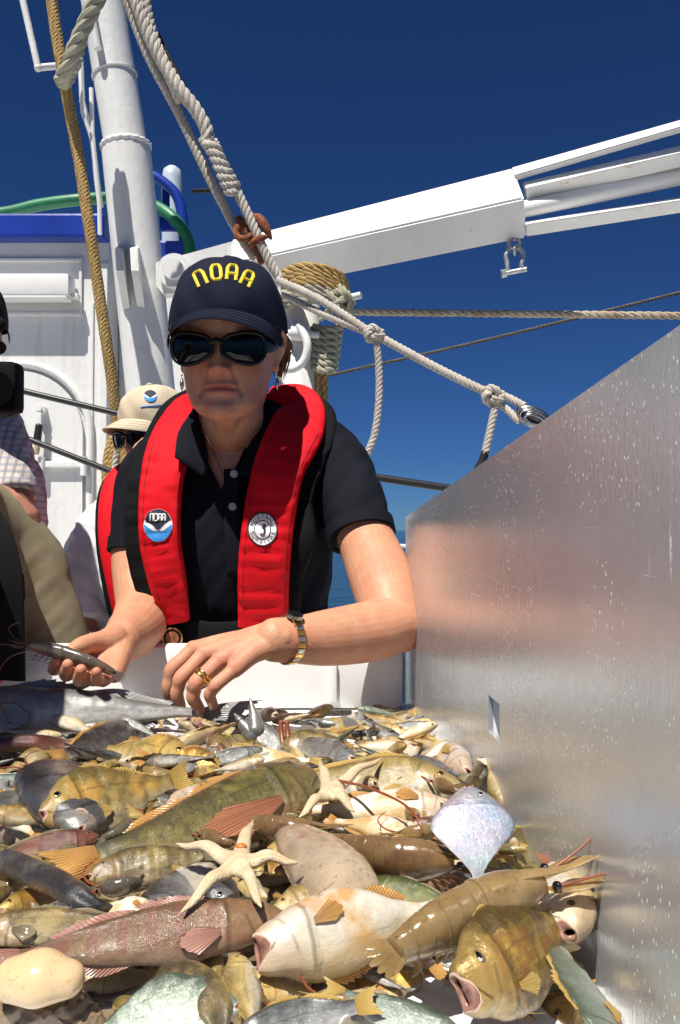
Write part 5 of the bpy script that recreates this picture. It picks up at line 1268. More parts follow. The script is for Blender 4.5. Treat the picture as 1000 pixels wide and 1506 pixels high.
PROF = {
 'croaker': ([0, .03, .08, .16, .28, .40, .58, .78, .92, 1], [.05, .14, .24, .36, .48, .50, .40, .22, .12, .12], [.05, .12, .22, .34, .44, .48, .42, .22, .12, .12], [.10, .22, .36, .48, .50, .48, .38, .20, .09, .06]),
 'slender': ([0, .03, .08, .16, .28, .42, .60, .80, .93, 1], [.07, .17, .28, .38, .47, .50, .44, .29, .17, .15], [.07, .17, .27, .38, .48, .50, .42, .26, .15, .14], [.14, .26, .38, .48, .50, .47, .38, .22, .11, .08]),
 'robin': ([0, .03, .08, .16, .28, .42, .60, .80, .93, 1], [.14, .27, .38, .47, .50, .45, .36, .22, .14, .12], [.10, .22, .34, .44, .50, .46, .36, .22, .13, .12], [.20, .36, .46, .52, .50, .42, .32, .19, .10, .08]),
 'disc': ([0, .04, .10, .22, .38, .52, .68, .84, .94, 1], [.05, .13, .24, .40, .52, .50, .34, .15, .07, .06], [.05, .12, .22, .38, .50, .50, .34, .14, .07, .06], [.10, .24, .40, .50, .50, .42, .28, .14, .07, .05]),
 'diamond': ([0, .04, .12, .24, .36, .46, .55, .70, .86, .95, 1], [.04, .12, .25, .38, .48, .50, .45, .29, .13, .07, .06], [.04, .11, .22, .36, .47, .50, .44, .28, .12, .06, .05], [.12, .26, .42, .50, .50, .46, .40, .27, .14, .08, .06]),
 'needle': ([0, .05, .12, .20, .30, .45, .65, .85, .95, 1], [.08, .18, .32, .44, .50, .50, .44, .26, .14, .10], [.08, .18, .30, .42, .50, .50, .44, .26, .14, .10], [.12, .26, .40, .48, .50, .48, .40, .22, .10, .08]),
 'shark': ([0, .04, .10, .20, .32, .45, .62, .80, .93, 1], [.06, .18, .30, .42, .49, .50, .40, .22, .12, .09], [.06, .16, .28, .40, .48, .50, .40, .22, .12, .09], [.14, .32, .44, .50, .52, .48, .36, .19, .10, .07]),
}
_PC = {}
def pch(x, xp, yp):
    """smooth monotone-ish interpolation"""
    k_ = (id(xp), id(yp))
    if k_ not in _PC: _PC[k_] = (np.asarray(xp, float), np.asarray(yp, float), np.gradient(np.asarray(yp, float), np.asarray(xp, float)))
    xp, yp, d = _PC[k_]; x = np.asarray(x, float)
    i = np.clip(np.searchsorted(xp, x) - 1, 0, len(xp) - 2); h = xp[i + 1] - xp[i]; t = (x - xp[i]) / h
    return (1 + 2 * t) * (1 - t) ** 2 * yp[i] + t * (1 - t) ** 2 * h * d[i] + t * t * (3 - 2 * t) * yp[i + 1] + t * t * (t - 1) * h * d[i + 1]
class FishShape:
    def __init__(s, L, H, W, prof, by=0., bz=0., tw=0.):
        s.L, s.H, s.W, s.p, s.by, s.bz, s.tw = L, H, W, PROF[prof], by, bz, tw; s.Lb = .83 * L
    def ring(s, u, a, k=1.0):
        u = np.asarray(u, float) + 0 * a
        hd, hv, w = (pch(np.clip(u, 0, 1), s.p[0], s.p[i]) for i in (1, 2, 3))
        ca, sa = np.cos(a), np.sin(a)
        z = np.where(ca > 0, hd * np.abs(ca) ** .95, -hv * np.abs(ca) ** .95) * s.H * s.L; y = w * s.W * s.L * sgnp(sa, 1.08)
        # gill cover step and cheek
        v = np.abs(((a + np.pi) % (2 * np.pi)) - np.pi) / np.pi
        ug = .215 + .055 * np.sin(np.pi * v) ; q = (u - ug) / .022
        k2 = 1 + .075 * np.exp(-np.clip(-q, 0, 9) ** 2 * .25) * (q < 0) - .035 * np.exp(-np.clip(q, 0, 9) ** 2) * (q >= 0)
        k2 = np.where((v > .12), k2, 1 + (k2 - 1) * v / .12)
        x = u * s.Lb; y = y * k2 * k; z = z * (1 + (k2 - 1) * .4) * k
        return s.bendp(x, y, z)
    def bendp(s, x, y, z):
        q = x / s.Lb; an = s.tw * q; y, z = y * np.cos(an) - z * np.sin(an), y * np.sin(an) + z * np.cos(an)
        return np.stack([x - .0 * q, y + s.by * s.L * (q ** 2 - .45 * q), z + s.bz * s.L * (q ** 2 - .45 * q)], -1)
    def pt(s, u, v, side, k=1.0):
        return Vector(s.ring(np.array(u), np.array(side * v * np.pi), k))
    def nrm(s, u, v, side):
        e = .01; du = s.pt(u + e, v, side) - s.pt(u - e, v, side); dv = s.pt(u, v + e, side) - s.pt(u, v - e, side); n = du.cross(dv)
        n.normalize(); c = s.pt(u, v, side) - Vector(s.bendp(np.array(u * s.Lb), np.array(0.), np.array(0.)))
        return n if n.dot(c) > 0 else -n
def sheet(name, rows, m, par):
    """fin: rows of points from base to edge"""
    a = np.array([[tuple(p) for p in r] for r in rows]); n, k = a.shape[:2]; uv = [(j / (k - 1), i / (n - 1)) for i in range(n) for j in range(k)]
    F = [(i * k + j, i * k + j + 1, (i + 1) * k + j + 1, (i + 1) * k + j) for i in range(n - 1) for j in range(k - 1)]
    o = mk(name, a.reshape(-1, 3), F, m, par, uv=uv, local=True, rec=False); return o
def eye_mesh(par, c, n, r, im):
    n = Vector(n).normalized(); a = n.orthogonal().normalized(); b = n.cross(a); V = []; F = []; M = []; K = 18
    prof = [(0, .26), (.30, .25), (.66, .175), (.70, .17), (.84, .12), (1.0, .03), (1.14, -.14)]
    for (q, h) in prof:
        for j in range(K): V.append(Vector(c) + (a * math.cos(2 * math.pi * j / K) + b * math.sin(2 * math.pi * j / K)) * (q * r + 1e-6) + n * (h * r))
    for i in range(len(prof) - 1):
        for j in range(K): F.append((i * K + j, i * K + (j + 1) % K, (i + 1) * K + (j + 1) % K, (i + 1) * K + j)); M.append(0 if i < 2 else 1 if i < 5 else 0)
    return mk('eye', V, F, [M_pupil, im], par, mi=M, local=True, rec=False)
FISH = []; rr_t = random.Random(77)
def fish(label, A, B, kind='croaker', H=.28, W=.15, skin='croaker', fin='pale', dors='u', roll=35, mouth=.0, by=0., bz=0., tw=0., eye=.034, fins=True, group=None, cat='fish', name='fish', detail=1, pect=None, iris=None, key=True, short=None, ev=.30):
    A, B = Vector(A), Vector(B); L = (B - A).length; e1 = (B - A) / L
    z0 = (Vector((0, 0, 1)) - e1 * e1.z).normalized(); y0 = z0.cross(e1)
    want = {'u': Vector((0, 1, .3)), 'd': Vector((0, -1, -.3)), 'l': Vector((-1, 0, 0)), 'r': Vector((1, 0, 0))}[dors]
    if y0.dot(want) < 0: y0 = -y0
    e3 = (z0 * math.cos(R(roll)) + y0 * math.sin(R(roll))).normalized(); e2 = e3.cross(e1)
    root = thing(name, label, cat, (0, 0, 0), group)
    M = Matrix((e1, e2, e3)).transposed().to_4x4(); M.translation = A; root.matrix_world = M
    W *= .76; eye *= .80; S = FishShape(L, H, W, kind, by, bz, tw); sm = .15 if kind == 'diamond' else 1.
    nu, na = (54, 32) if detail else (26, 18)
    a = np.linspace(-np.pi, np.pi, na, endpoint=False); va = np.abs(a) / np.pi
    rings = []; uvs = []; mi_rows = []
    # inside of the mouth, then lips, then body
    gape = max(.05, mouth * .6)
    fr = pch(0., S.p[0], S.p[1]) * H * L
    for (k, uu, m) in ((.15, .10, 2), (.55, .075, 2), (.80, .04, 1), (.92, .012, 1)):
        r_ = S.ring(np.full(na, .0), a); c_ = np.array([uu * S.Lb, 0, 0]); o_ = np.zeros(3)
        q = r_ * np.array([0, k, k * .5]); q[:, 2] += np.where(va < .5, 1, -1) * k * gape * (fr * .8 + .075 * H * L) * np.clip(np.abs(va - .5) / .25, 0, 1); q[:, 0] = uu * S.Lb
        rings.append(q); uvs.append(np.stack([np.full(na, uu), va], 1)); mi_rows.append(m)
    us = np.r_[0, .006, .018, np.linspace(.035, 1, nu)]
    for i, u in enumerate(us):
        # slanted mouth corner
        back = .055 * max(0., 1 - u / .10) * np.exp(-((va - .55) / .16) ** 2) * min(1, .4 + gape * 1.5)
        k = 1.0
        r_ = S.ring(u + back, a, k)
        op = gape * max(0., 1 - u / .13) ** 1.2 * (fr * .8 + .075 * H * L)
        r_[:, 2] += np.where(va < .5, 1, -1) * op * np.clip(np.abs(va - .5) / .25, 0, 1)
        if i == 0: r_[:, 1:] *= .93
        if u > .12 and detail: r_ += (np.random.RandomState(i).rand(na, 3) - .5) * .0006 * 0
        rings.append(r_); uvs.append(np.stack([np.full(na, u), va], 1)); mi_rows.append(3 if i == 0 else 0)
    V, F = loft([*rings], cap=True)
    n_r = len(rings); uv = np.vstack([np.concatenate(uvs), [[0, .5]], [[1, .5]]])
    mi = []
    for i in range(n_r - 1): mi += [mi_rows[i] if i < 4 else (0 if mi_rows[i] == 0 else 3)] * na
    mi += [2] * na + [0] * na
    V = np.array(V); sd_ = int(abs(A.x) * 9999) % 99; V[:, 2] += sm * .022 * H * L * nz(V / L, 9, sd_); V[:, 1] += sm * .018 * H * L * nz(V / L, 11, sd_ + 1)
    mk('body', V, F, [FM[skin], M_mouth, M_throat, M_lip], root, uv=uv, mi=mi, local=True)
    vis = 1 if e2.dot(CAM - A) > 0 else -1
    im = iris or (M_irisS if skin in ('silver', 'teal', 'moon', 'grey', 'shark') else M_iris)
    for s in ((1, -1) if detail else (vis,)):
        if eye: eye_mesh(root, S.pt(.115, ev, s, .985), S.nrm(.115, ev, s), eye * L * (.42 + .8 * H), im)
    fm = FIN[fin]
    # tail
    tb = S.bendp(np.array(S.Lb * .985), np.array(0.), np.array(0.)); rows = []; K = 17; hh = pch(1., S.p[0], S.p[1]) * H * L
    span = max(.055 * L, (.26 if detail else .40) * H * L) if kind != 'needle' else .04 * L
    q = np.linspace(-1, 1, K); cup = rr_t.uniform(-.5, .5)
    for t_ in np.linspace(0, 1, 7):
        sp = hh * .9 * (1 - t_) + span * t_ ** .8
        ln = (L - S.Lb * .985) * (.70 + .30 * np.abs(q) ** 1.4) * (1 + .05 * np.sin(np.arange(K) * 2.4) * t_)
        rows.append(S.bendp(S.Lb * .985 + ln * t_, .010 * L * np.sin(3 * q + 5 * t_) * t_ + cup * span * t_ * q * q, q * sp * (1 - .25 * abs(cup) * t_)))
    sheet('tail_fin', rows, fm, root)
    if fins:
        def strip(nm, u0, u1, v, hgt, lean, saw, K=15):
            q = np.linspace(0, 1, K); base = S.ring(u0 + (u1 - u0) * q, np.full(K, v * np.pi), .97); o_ = 1. if v < .5 else -1.
            hq = hgt * L * np.sin(np.minimum(1, q * 2.2 + .12) * np.pi / 2) * (1 - .6 * q); rows = []
            for t_ in np.linspace(0, 1, 5):
                h_ = hq * t_ * (1 - saw * .30 * (np.arange(K) % 2) * (t_ > .9)); r_ = base.copy()
                r_[:, 2] += o_ * h_ * .70; r_[:, 0] += lean * h_; r_[:, 1] += .006 * L * np.sin(q * 9 + t_ * 2) * t_ - vis * h_ * .35
                rows.append(r_)
            return sheet(nm, rows, fm, root)
        strip('dorsal_fin', .28, .56, .0, .060 if kind != 'disc' else .03, 1.3, 1); strip('dorsal_fin', .58, .88, .0, .040, 1.0, 0)
        if detail: strip('anal_fin', .60, .82, 1.0, .045, 1.2, 0)
        for s in ((vis,) if detail else ()):
            b0 = np.array(S.pt(.27, .62, s, .99)); rows = []; pl = (pect or .13) * L; K = 11; q = np.linspace(-1, 1, K)
            for t_ in np.linspace(0, 1, 7):
                spread = (.012 + (.028 if not pect else .045) * t_) * L; ln = pl * (1 - .35 * q * q - .12 * (q > 0) * q) * (1 + .04 * np.sin(q * 13))
                x = b0[0] + ln * t_; z = b0[2] - q * spread - .02 * L * t_
                lim = S.ring(np.clip(x / S.Lb, .25, .95), np.full(K, s * .55 * np.pi))
                y = lim[:, 1] + s * (.0025 * L + .006 * L * math.sin(t_ * 2.4) + .0022 * L * np.sin(q * 11))
                rows.append(np.stack([x, y, z + (lim[:, 2] - S.ring(np.array(.27), np.array(s * .55 * np.pi))[2])], 1))
            sheet('pectoral_fin', rows, FIN[pect_fin.get(label, fin)] if pect else fm, root)
        if detail:
            rows = []; j = np.arange(7)
            for t_ in np.linspace(0, 1, 4):
                r_ = S.ring(.32 + .03 * j / 6 + .10 * t_, np.full(7, vis * .86 * np.pi), 1.02); r_[:, 1] += vis * .004 * L; r_[:, 2] -= .02 * L * t_ * (1 + j / 8); rows.append(r_)
            sheet('pelvic_fin', rows, fm, root)
    root['_s'] = 1; del root['_s']
    FISH.append((root, (A + B) / 2, short or label, L)); return root, S, M
pect_fin = {}
ZB = ZF
def g(px, py, h=.035): return G(px, py, ZB + h)
BIGROBIN = 'big olive mottled fish with rust red side fin lying across the middle'
pect_fin[BIGROBIN] = 'rust'
# ---- the large fish that make the picture
fish('long smooth grey shark-like fish lying along the white end wall in shade', g(-130, 1040, .056), g(385, 1050, .044), 'shark', .135, .135, 'shark', 'grey', 'u', 30, eye=.012, short='grey shark-like fish')
fish(BIGROBIN, g(464, 1150, .056), g(62, 1292, .044), 'robin', .25, .20, 'olive', 'orange', 'u', 48, bz=.02, pect=.30, short='big olive fish', ev=.22)
fish('olive striped fish with a tall yellow fin fading into shade at left', g(60, 1200, .048), g(285, 1140, .046), 'croaker', .42, .20, 'yellow', 'yellow', 'u', 40, short='yellow-finned olive fish')
fish('pinkish brown barred fish with a long pink tail across the lower left', g(420, 1350, 0.042), g(-60, 1412, 0.042), 'slender', .185, .15, 'pink', 'pink', 'u', 42, mouth=.35, bz=-.035, short='pink barred fish', ev=.22)
fish('white bellied fish upside down with wide open mouth and orange fins', g(374, 1402, 0.042), g(690, 1318, 0.042), 'croaker', .32, .25, 'white', 'orange', 'd', 150, mouth=2.2, eye=0, bz=.03, short='upside down white fish', ev=.5)
fish('gold bronze fish head with open pink mouth at the lower right', g(676, 1462, 0.042), g(862, 1330, 0.042), 'croaker', .42, .26, 'gold', 'yellow', 'u', 30, mouth=1.5, eye=.052, short='gold fish head', ev=.27)
fish('flat pale silver green fish leaning along the metal panel at the lower right', g(930, 1570, 0.024), g(783, 1335, 0.042), 'slender', .27, .07, 'teal', 'yellow', 'l', 60, short='pale silver green fish')
fish('pearly diamond shaped silver fish standing head up near the metal panel', P(688, 1156, .575), P(706, 1326, .512), 'diamond', .70, .12, 'moon', 'pale', 'r', 84, eye=.030, fins=False, tw=-.05, short='pearly diamond fish', ev=.30)
fish('long golden croaker with a pale belly pointing right towards the panel', g(678, 1162, 0.038), g(385, 1138, 0.038), 'croaker', .30, .20, 'croaker', 'yellow', 'u', 42, mouth=.5, eye=.032, short='long golden croaker')
fish('white croaker with a pink gill lying just below the long golden one', g(672, 1190, 0.042), g(415, 1192, 0.042), 'croaker', .26, .20, 'white', 'orange', 'd', 140, mouth=.7, eye=.03, short='white pink-gilled croaker', ev=.5)
fish('brown fish propped tail up in the corner against the metal panel', P(688, 1172, .76), P(748, 1056, .80), 'slender', .42, .18, 'brown', 'rust', 'r', 60, fins=False, short='brown fish propped on the panel')
fish('pinkish white fish squeezed between the propped brown fish and the panel', P(760, 1196, .70), P(712, 1112, .77), 'croaker', .42, .3, 'white', 'pale', 'l', 80, fins=False, short='pinkish white fish by the panel')
fish('silver needle-jawed fish head pointing up towards the hand', P(362, 1062, .98), P(452, 1128, .95), 'needle', .34, .26, 'silver', 'grey', 'u', 60, mouth=1.2, eye=.040, fins=False, short='silver needle-jawed fish', ev=.36)
fish('grey brown fish with shiny scales behind the long golden croaker', g(412, 1098, 0.026), g(545, 1096, 0.026), 'croaker', .42, .26, 'brown', 'dark', 'u', 50, short='shiny scaled brown fish')
fish('small dark brown fish in the far corner where wall meets panel', g(533, 1058, 0.01), g(618, 1048, 0.01), 'croaker', .42, .24, 'brown', 'yellow', 'u', 45, short='brown fish in the far corner')
fish('slim silver green fish lying alone on the white floor under the wall', g(520, 1047, 0.01), g(430, 1051, 0.01), 'slender', .17, .10, 'teal', 'pale', 'u', 70, short='slim silver green fish')
fish('blue silver slim fish lying below the needle-jawed head', g(520, 1118, 0.038), g(416, 1084, 0.026), 'slender', .2, .14, 'silver', 'grey', 'u', 50, fins=False, short='blue silver slim fish')
fish('white fish with a golden brown patch behind the olive head', g(336, 1114, 0.038), g(480, 1118, 0.038), 'croaker', .32, .22, 'white', 'yellow', 'u', 70, short='gold-patched white fish')
fish('pale fish with an orange yellow band in front of the shark-like one', g(280, 1122, 0.038), g(128, 1098, 0.026), 'croaker', .30, .20, 'yellow', 'orange', 'u', 45, short='orange banded fish')
fish('grey fish with an orange cheek spot below the shark-like one', g(216, 1076, 0.026), g(70, 1118, 0.038), 'slender', .28, .18, 'grey', 'orange', 'u', 42, short='orange-cheeked grey fish')
fish('slim white fish with a pointed face under the resting hand', g(226, 1098, 0.026), g(325, 1086, 0.026), 'slender', .24, .16, 'white', 'pale', 'u', 60, mouth=.5, short='slim white fish under the hand')
fish('mottled brown fish bunched up left of the needle-jawed head', g(312, 1104, 0.026), g(384, 1082, 0.026), 'robin', .46, .34, 'brown', 'yellow', 'u', 60, short='bunched brown fish')
fish('dark fish with orange head just above the big olive fish', g(326, 1128, 0.038), g(196, 1112, 0.038), 'croaker', .34, .22, 'gold', 'orange', 'u', 40, short='orange-headed dark fish')
fish('dark silver fish standing head down beside the yellow-finned fish', g(112, 1212, 0.042), g(98, 1105, 0.026), 'slender', .36, .2, 'grey', 'dark', 'l', 70, fins=False, short='dark head-down fish')
fish('small silver fish under the dark head-down one', g(120, 1222, 0.042), g(84, 1168, 0.038), 'slender', .34, .22, 'silver', 'grey', 'l', 70, fins=False, short='small silver head-down fish')
fish('dark red headed fish at the left edge above the ribbon eel', g(146, 1232, 0.042), g(-40, 1268, 0.042), 'slender', .24, .18, 'red', 'dark', 'u', 35, mouth=.2, short='dark red fish')
fish('large grey silver fish in shade cut off by the left edge', g(74, 1220, .028), g(-90, 1168, .028), 'croaker', .30, .2, 'grey', 'orange', 'u', 45, short='large grey silver fish at left')
fish('small white bellied fish with a dark back above the pink barred one', g(232, 1350, 0.042), g(128, 1332, 0.042), 'croaker', .44, .28, 'white', 'orange', 'd', 130, short='small white bellied fish')
fish('round grey fish beside the small white belly at the left', g(138, 1345, 0.042), g(40, 1338, 0.042), 'croaker', .46, .26, 'grey', 'dark', 'u', 45, short='round grey fish')
fish('shiny silver fish standing on its head left of the sea star arm', g(242, 1352, 0.042), g(270, 1272, 0.042), 'slender', .42, .24, 'silver', 'yellow', 'l', 70, fins=False, short='upright silver fish')
fish('tiny silver fish with a dark eye under the lower sea star arms', g(332, 1330, 0.042), g(306, 1282, 0.042), 'croaker', .44, .3, 'silver', 'pale', 'l', 70, fins=False, eye=.06, short='tiny silver fish')
fish('white lipped fish with dark open mouth right of the pink snout', g(402, 1344, 0.042), g(540, 1300, 0.042), 'croaker', .36, .26, 'croaker', 'pale', 'u', 50, mouth=.9, short='white lipped fish')
fish('dark brown long fish mostly hidden behind the pink barred one', g(-40, 1366, 0.042), g(240, 1358, 0.042), 'slender', .2, .16, 'brown', 'dark', 'u', 50, short='dark brown long fish')
fish('dark green slim fish between the squid and the big shrimp', g(538, 1298, 0.042), g(690, 1336, 0.042), 'slender', .25, .18, 'green', 'dark', 'u', 45, short='dark green slim fish')
fish('yellow green fish tail with a dark spot beside the pearly diamond fish', g(700, 1300, .024), g(812, 1205, .034), 'croaker', .36, .18, 'yellow', 'green', 'u', 40, fins=True, short='yellow green tail')
fish('small fish facing the camera with a round open mouth', g(347, 1408, 0.042), g(378, 1540, 0.024), 'croaker', .42, .34, 'croaker', 'yellow', 'l', 60, mouth=1.7, eye=.045, short='round-mouthed small fish')
fish('broad teal silver fish along the bottom edge left of centre', g(352, 1478, 0.042), g(60, 1550, 0.024), 'disc', .44, .13, 'teal', 'pale', 'u', 45, fins=False, short='broad teal silver fish')
fish('grey silver fish at the bottom edge with a yellow tail', g(340, 1540, 0.024), g(560, 1468, 0.042), 'slender', .34, .16, 'silver', 'yellow', 'u', 45, short='yellow-tailed silver fish at the bottom')
fish('pale slim fish under the yellow tail at the bottom edge', g(690, 1540, 0.024), g(470, 1448, 0.042), 'slender', .27, .14, 'teal', 'yellow', 'u', 50, fins=False, short='pale slim bottom fish')
fish('pink lipped fish head peeping out under the big shrimp at right', g(836, 1374, 0.042), g(812, 1250, 0.042), 'croaker', .40, .3, 'white', 'rust', 'r', 60, mouth=.5, short='pink lipped fish head')
fish('brown fish lying behind the sea star and the big olive tail', g(130, 1290, 0.042), g(330, 1250, 0.042), 'slender', .30, .2, 'brown', 'dark', 'u', 45, short='brown fish behind the sea star')
fish('tan fish under the right arm of the sea star', g(392, 1250, 0.042), g(560, 1262, 0.042), 'slender', .28, .2, 'yellow', 'dark', 'u', 50, short='tan fish under the sea star')
fish('orange and white fish between the far corner and the golden croaker', g(650, 1098, 0.026), g(520, 1084, 0.026), 'croaker', .32, .2, 'croaker', 'orange', 'u', 50, short='orange and white far fish')
fish('white fish with yellow cheek below the far orange one', g(690, 1136, 0.038), g(600, 1100, 0.026), 'croaker', .34, .24, 'white', 'yellow', 'd', 140, short='yellow-cheeked white fish')

# ---- eel like strips
HG0 = lambda l: [(x, y, (g(x, y, h) - CAM).dot(_f)) for x, y, h in l]
def eel(label, pts, r, skin, w=1.0, cat='eel', name='eel'):
    p = crom([tuple(P(*q)) for q in pts], 60); t_ = np.linspace(0, 1, 60); rr_ = r * np.clip(np.minimum(t_ * 9 + .25, (1 - t_) * 4 + .15), 0, 1)
    root = thing(name, label, cat, Vector(p[0])); T, A, B = frames(p, (0, -.5, 1)); a = np.linspace(-np.pi, np.pi, 20, endpoint=False)
    rings = [p[i] + np.outer(np.sin(a) * rr_[i], A[i]) + np.outer(np.cos(a) * rr_[i] * w, B[i]) for i in range(60)]
    V, F = loft(rings); uv = np.vstack([np.array([[.25 + .7 * t_[i], abs(x) / np.pi] for i in range(60) for x in a]), [[.3, .5], [1, .5]]])
    mk('body', V, F, FM[skin], root, uv=uv); 
    FISH.append((root, Vector(p[30]), label, .1)); return root
eel('grey purple ribbon eel winding at the left edge', HG0([(0, 1262, .048), (40, 1280, .050), (85, 1300, .050), (130, 1328, .048), (165, 1334, .044)]), .0085, 'grey')
eel('brown strap shaped eel curving over the broad teal fish', HG0([(228, 1438, .04), (270, 1434, .046), (300, 1450, .046), (318, 1485, .042), (326, 1530, .035)]), .0085, 'brown', .55)
eel('dark snakelike eel in shade along the left of the shark-like fish', HG0([(-20, 1098, .035), (50, 1092, .035), (110, 1100, .035), (160, 1090, .03)]), .009, 'red')

# ---- sea stars
t = NT('cream_sea_star'); n = t.noise(60, 4, .6); w = t.attr('groove', 2)
c = t.ramp(n, [(.3, (.46, .35, .21)), (.7, (.62, .51, .34))]); c = t.mix(t.math('MULTIPLY', w, .55), c, (.46, .30, .14))
t.set(Base_Color=c, Roughness=.55, Subsurface_Weight=.15, Subsurface_Radius=(.004, .002, .001)); t.bump(t.math('ADD', t.voro(800), t.math('MULTIPLY', w, -1.2)), .5, .0010); M_star = t.m
M_spot = pm('orange_spot', (.46, .17, .03), .4, .4, 200)
def sea_star(label, ctr, tips, r0, spot=False):
    c_ = Vector(ctr); mb = MB(); tips = [Vector(q) for q in tips]
    for q in tips:
        m = c_.lerp(q, .5) + Vector((0, 0, .004)); mb.add(*limb([c_, c_.lerp(q, .25), m, c_.lerp(q, .8), q], [(r0 * .74, r0 * .40), (r0 * .52, r0 * .34), (r0 * .40, r0 * .28), (r0 * .26, r0 * .20), (r0 * .08, r0 * .08)], 26, 16, up=(0, -.5, 1)))
    V, F = weld(mb, .0011, 2)
    root = thing('sea_star', label, 'sea star', c_); o = mk('body', V, F, M_star, root, rec=False)
    at = o.data.attributes.new('groove', 'FLOAT', 'POINT'); gv = np.zeros(len(V)); C0 = np.array(c_); up = np.array(Vector((0, -.45, 1)).normalized())
    for q in tips:
        ax = np.array(q) - C0; L = np.linalg.norm(ax); ax /= L; s = np.clip((V - C0) @ ax, 0, L); rel = V - C0 - np.outer(s, ax); rel -= np.outer(rel @ up, up)
        gv = np.maximum(gv, np.exp(-(np.linalg.norm(rel, axis=1) / .0011) ** 2) * (s > 0) * (s < L * .92))
    at.data.foreach_set('value', gv)
    if spot:
        mk('orange_mark', *ellipsoid(c_.lerp(tips[1], .24) + Vector((0, -.005, .004)), .0038, .003, .0022, 12, 8), M_spot, root)
    FISH.append((root, c_, 'sea star', .1))
sea_star('large cream five armed sea star lying on top of the pile', g(350, 1266, .068), [g(258, 1240, .066), g(372, 1206, .060), g(440, 1268, .066), g(384, 1334, .058), g(266, 1342, .056)], .0105, True)
sea_star('second cream sea star curled beside the snout of the big olive fish', g(484, 1164, .058), [g(440, 1202, .052), g(516, 1176, .052), g(562, 1114, .062), g(470, 1120, .050), g(522, 1194, .050)], .0110)

# ---- shrimps
def shrimpmat(name, a, b, dark):
    t = NT(name); n = t.noise(45, 5, .62); n2 = t.noise(240, 3, .6)
    c = t.ramp(n, [(.3, a), (.7, b)]); c = t.mix(t.ramp(n2, [(.58, 0), (.70, .5)]), c, dark); c = t.mix(t.ramp(t.noise(24, 2), [(.60, 0), (.66, .55)]), c, dark)
    t.set(Base_Color=c, Roughness=.16, Coat_Weight=.8, Coat_Roughness=.06, Subsurface_Weight=.45, Subsurface_Radius=(.010, .006, .002), Subsurface_Scale=.7, Transmission_Weight=.55, IOR=1.36); wet(t, None, .4, .0008); return t.m
M_shA = shrimpmat('amber_shrimp_shell', (.34, .22, .085), (.55, .39, .18), (.14, .075, .03)); M_shB = shrimpmat('brown_shrimp_shell', (.26, .15, .06), (.40, .25, .12), (.15, .06, .03)); M_shG = shrimpmat('grey_shrimp_shell', (.15, .125, .09), (.27, .23, .17), (.06, .05, .04))
M_ant = pm('red_brown_feeler', (.22, .055, .02), .35, .3, 200)
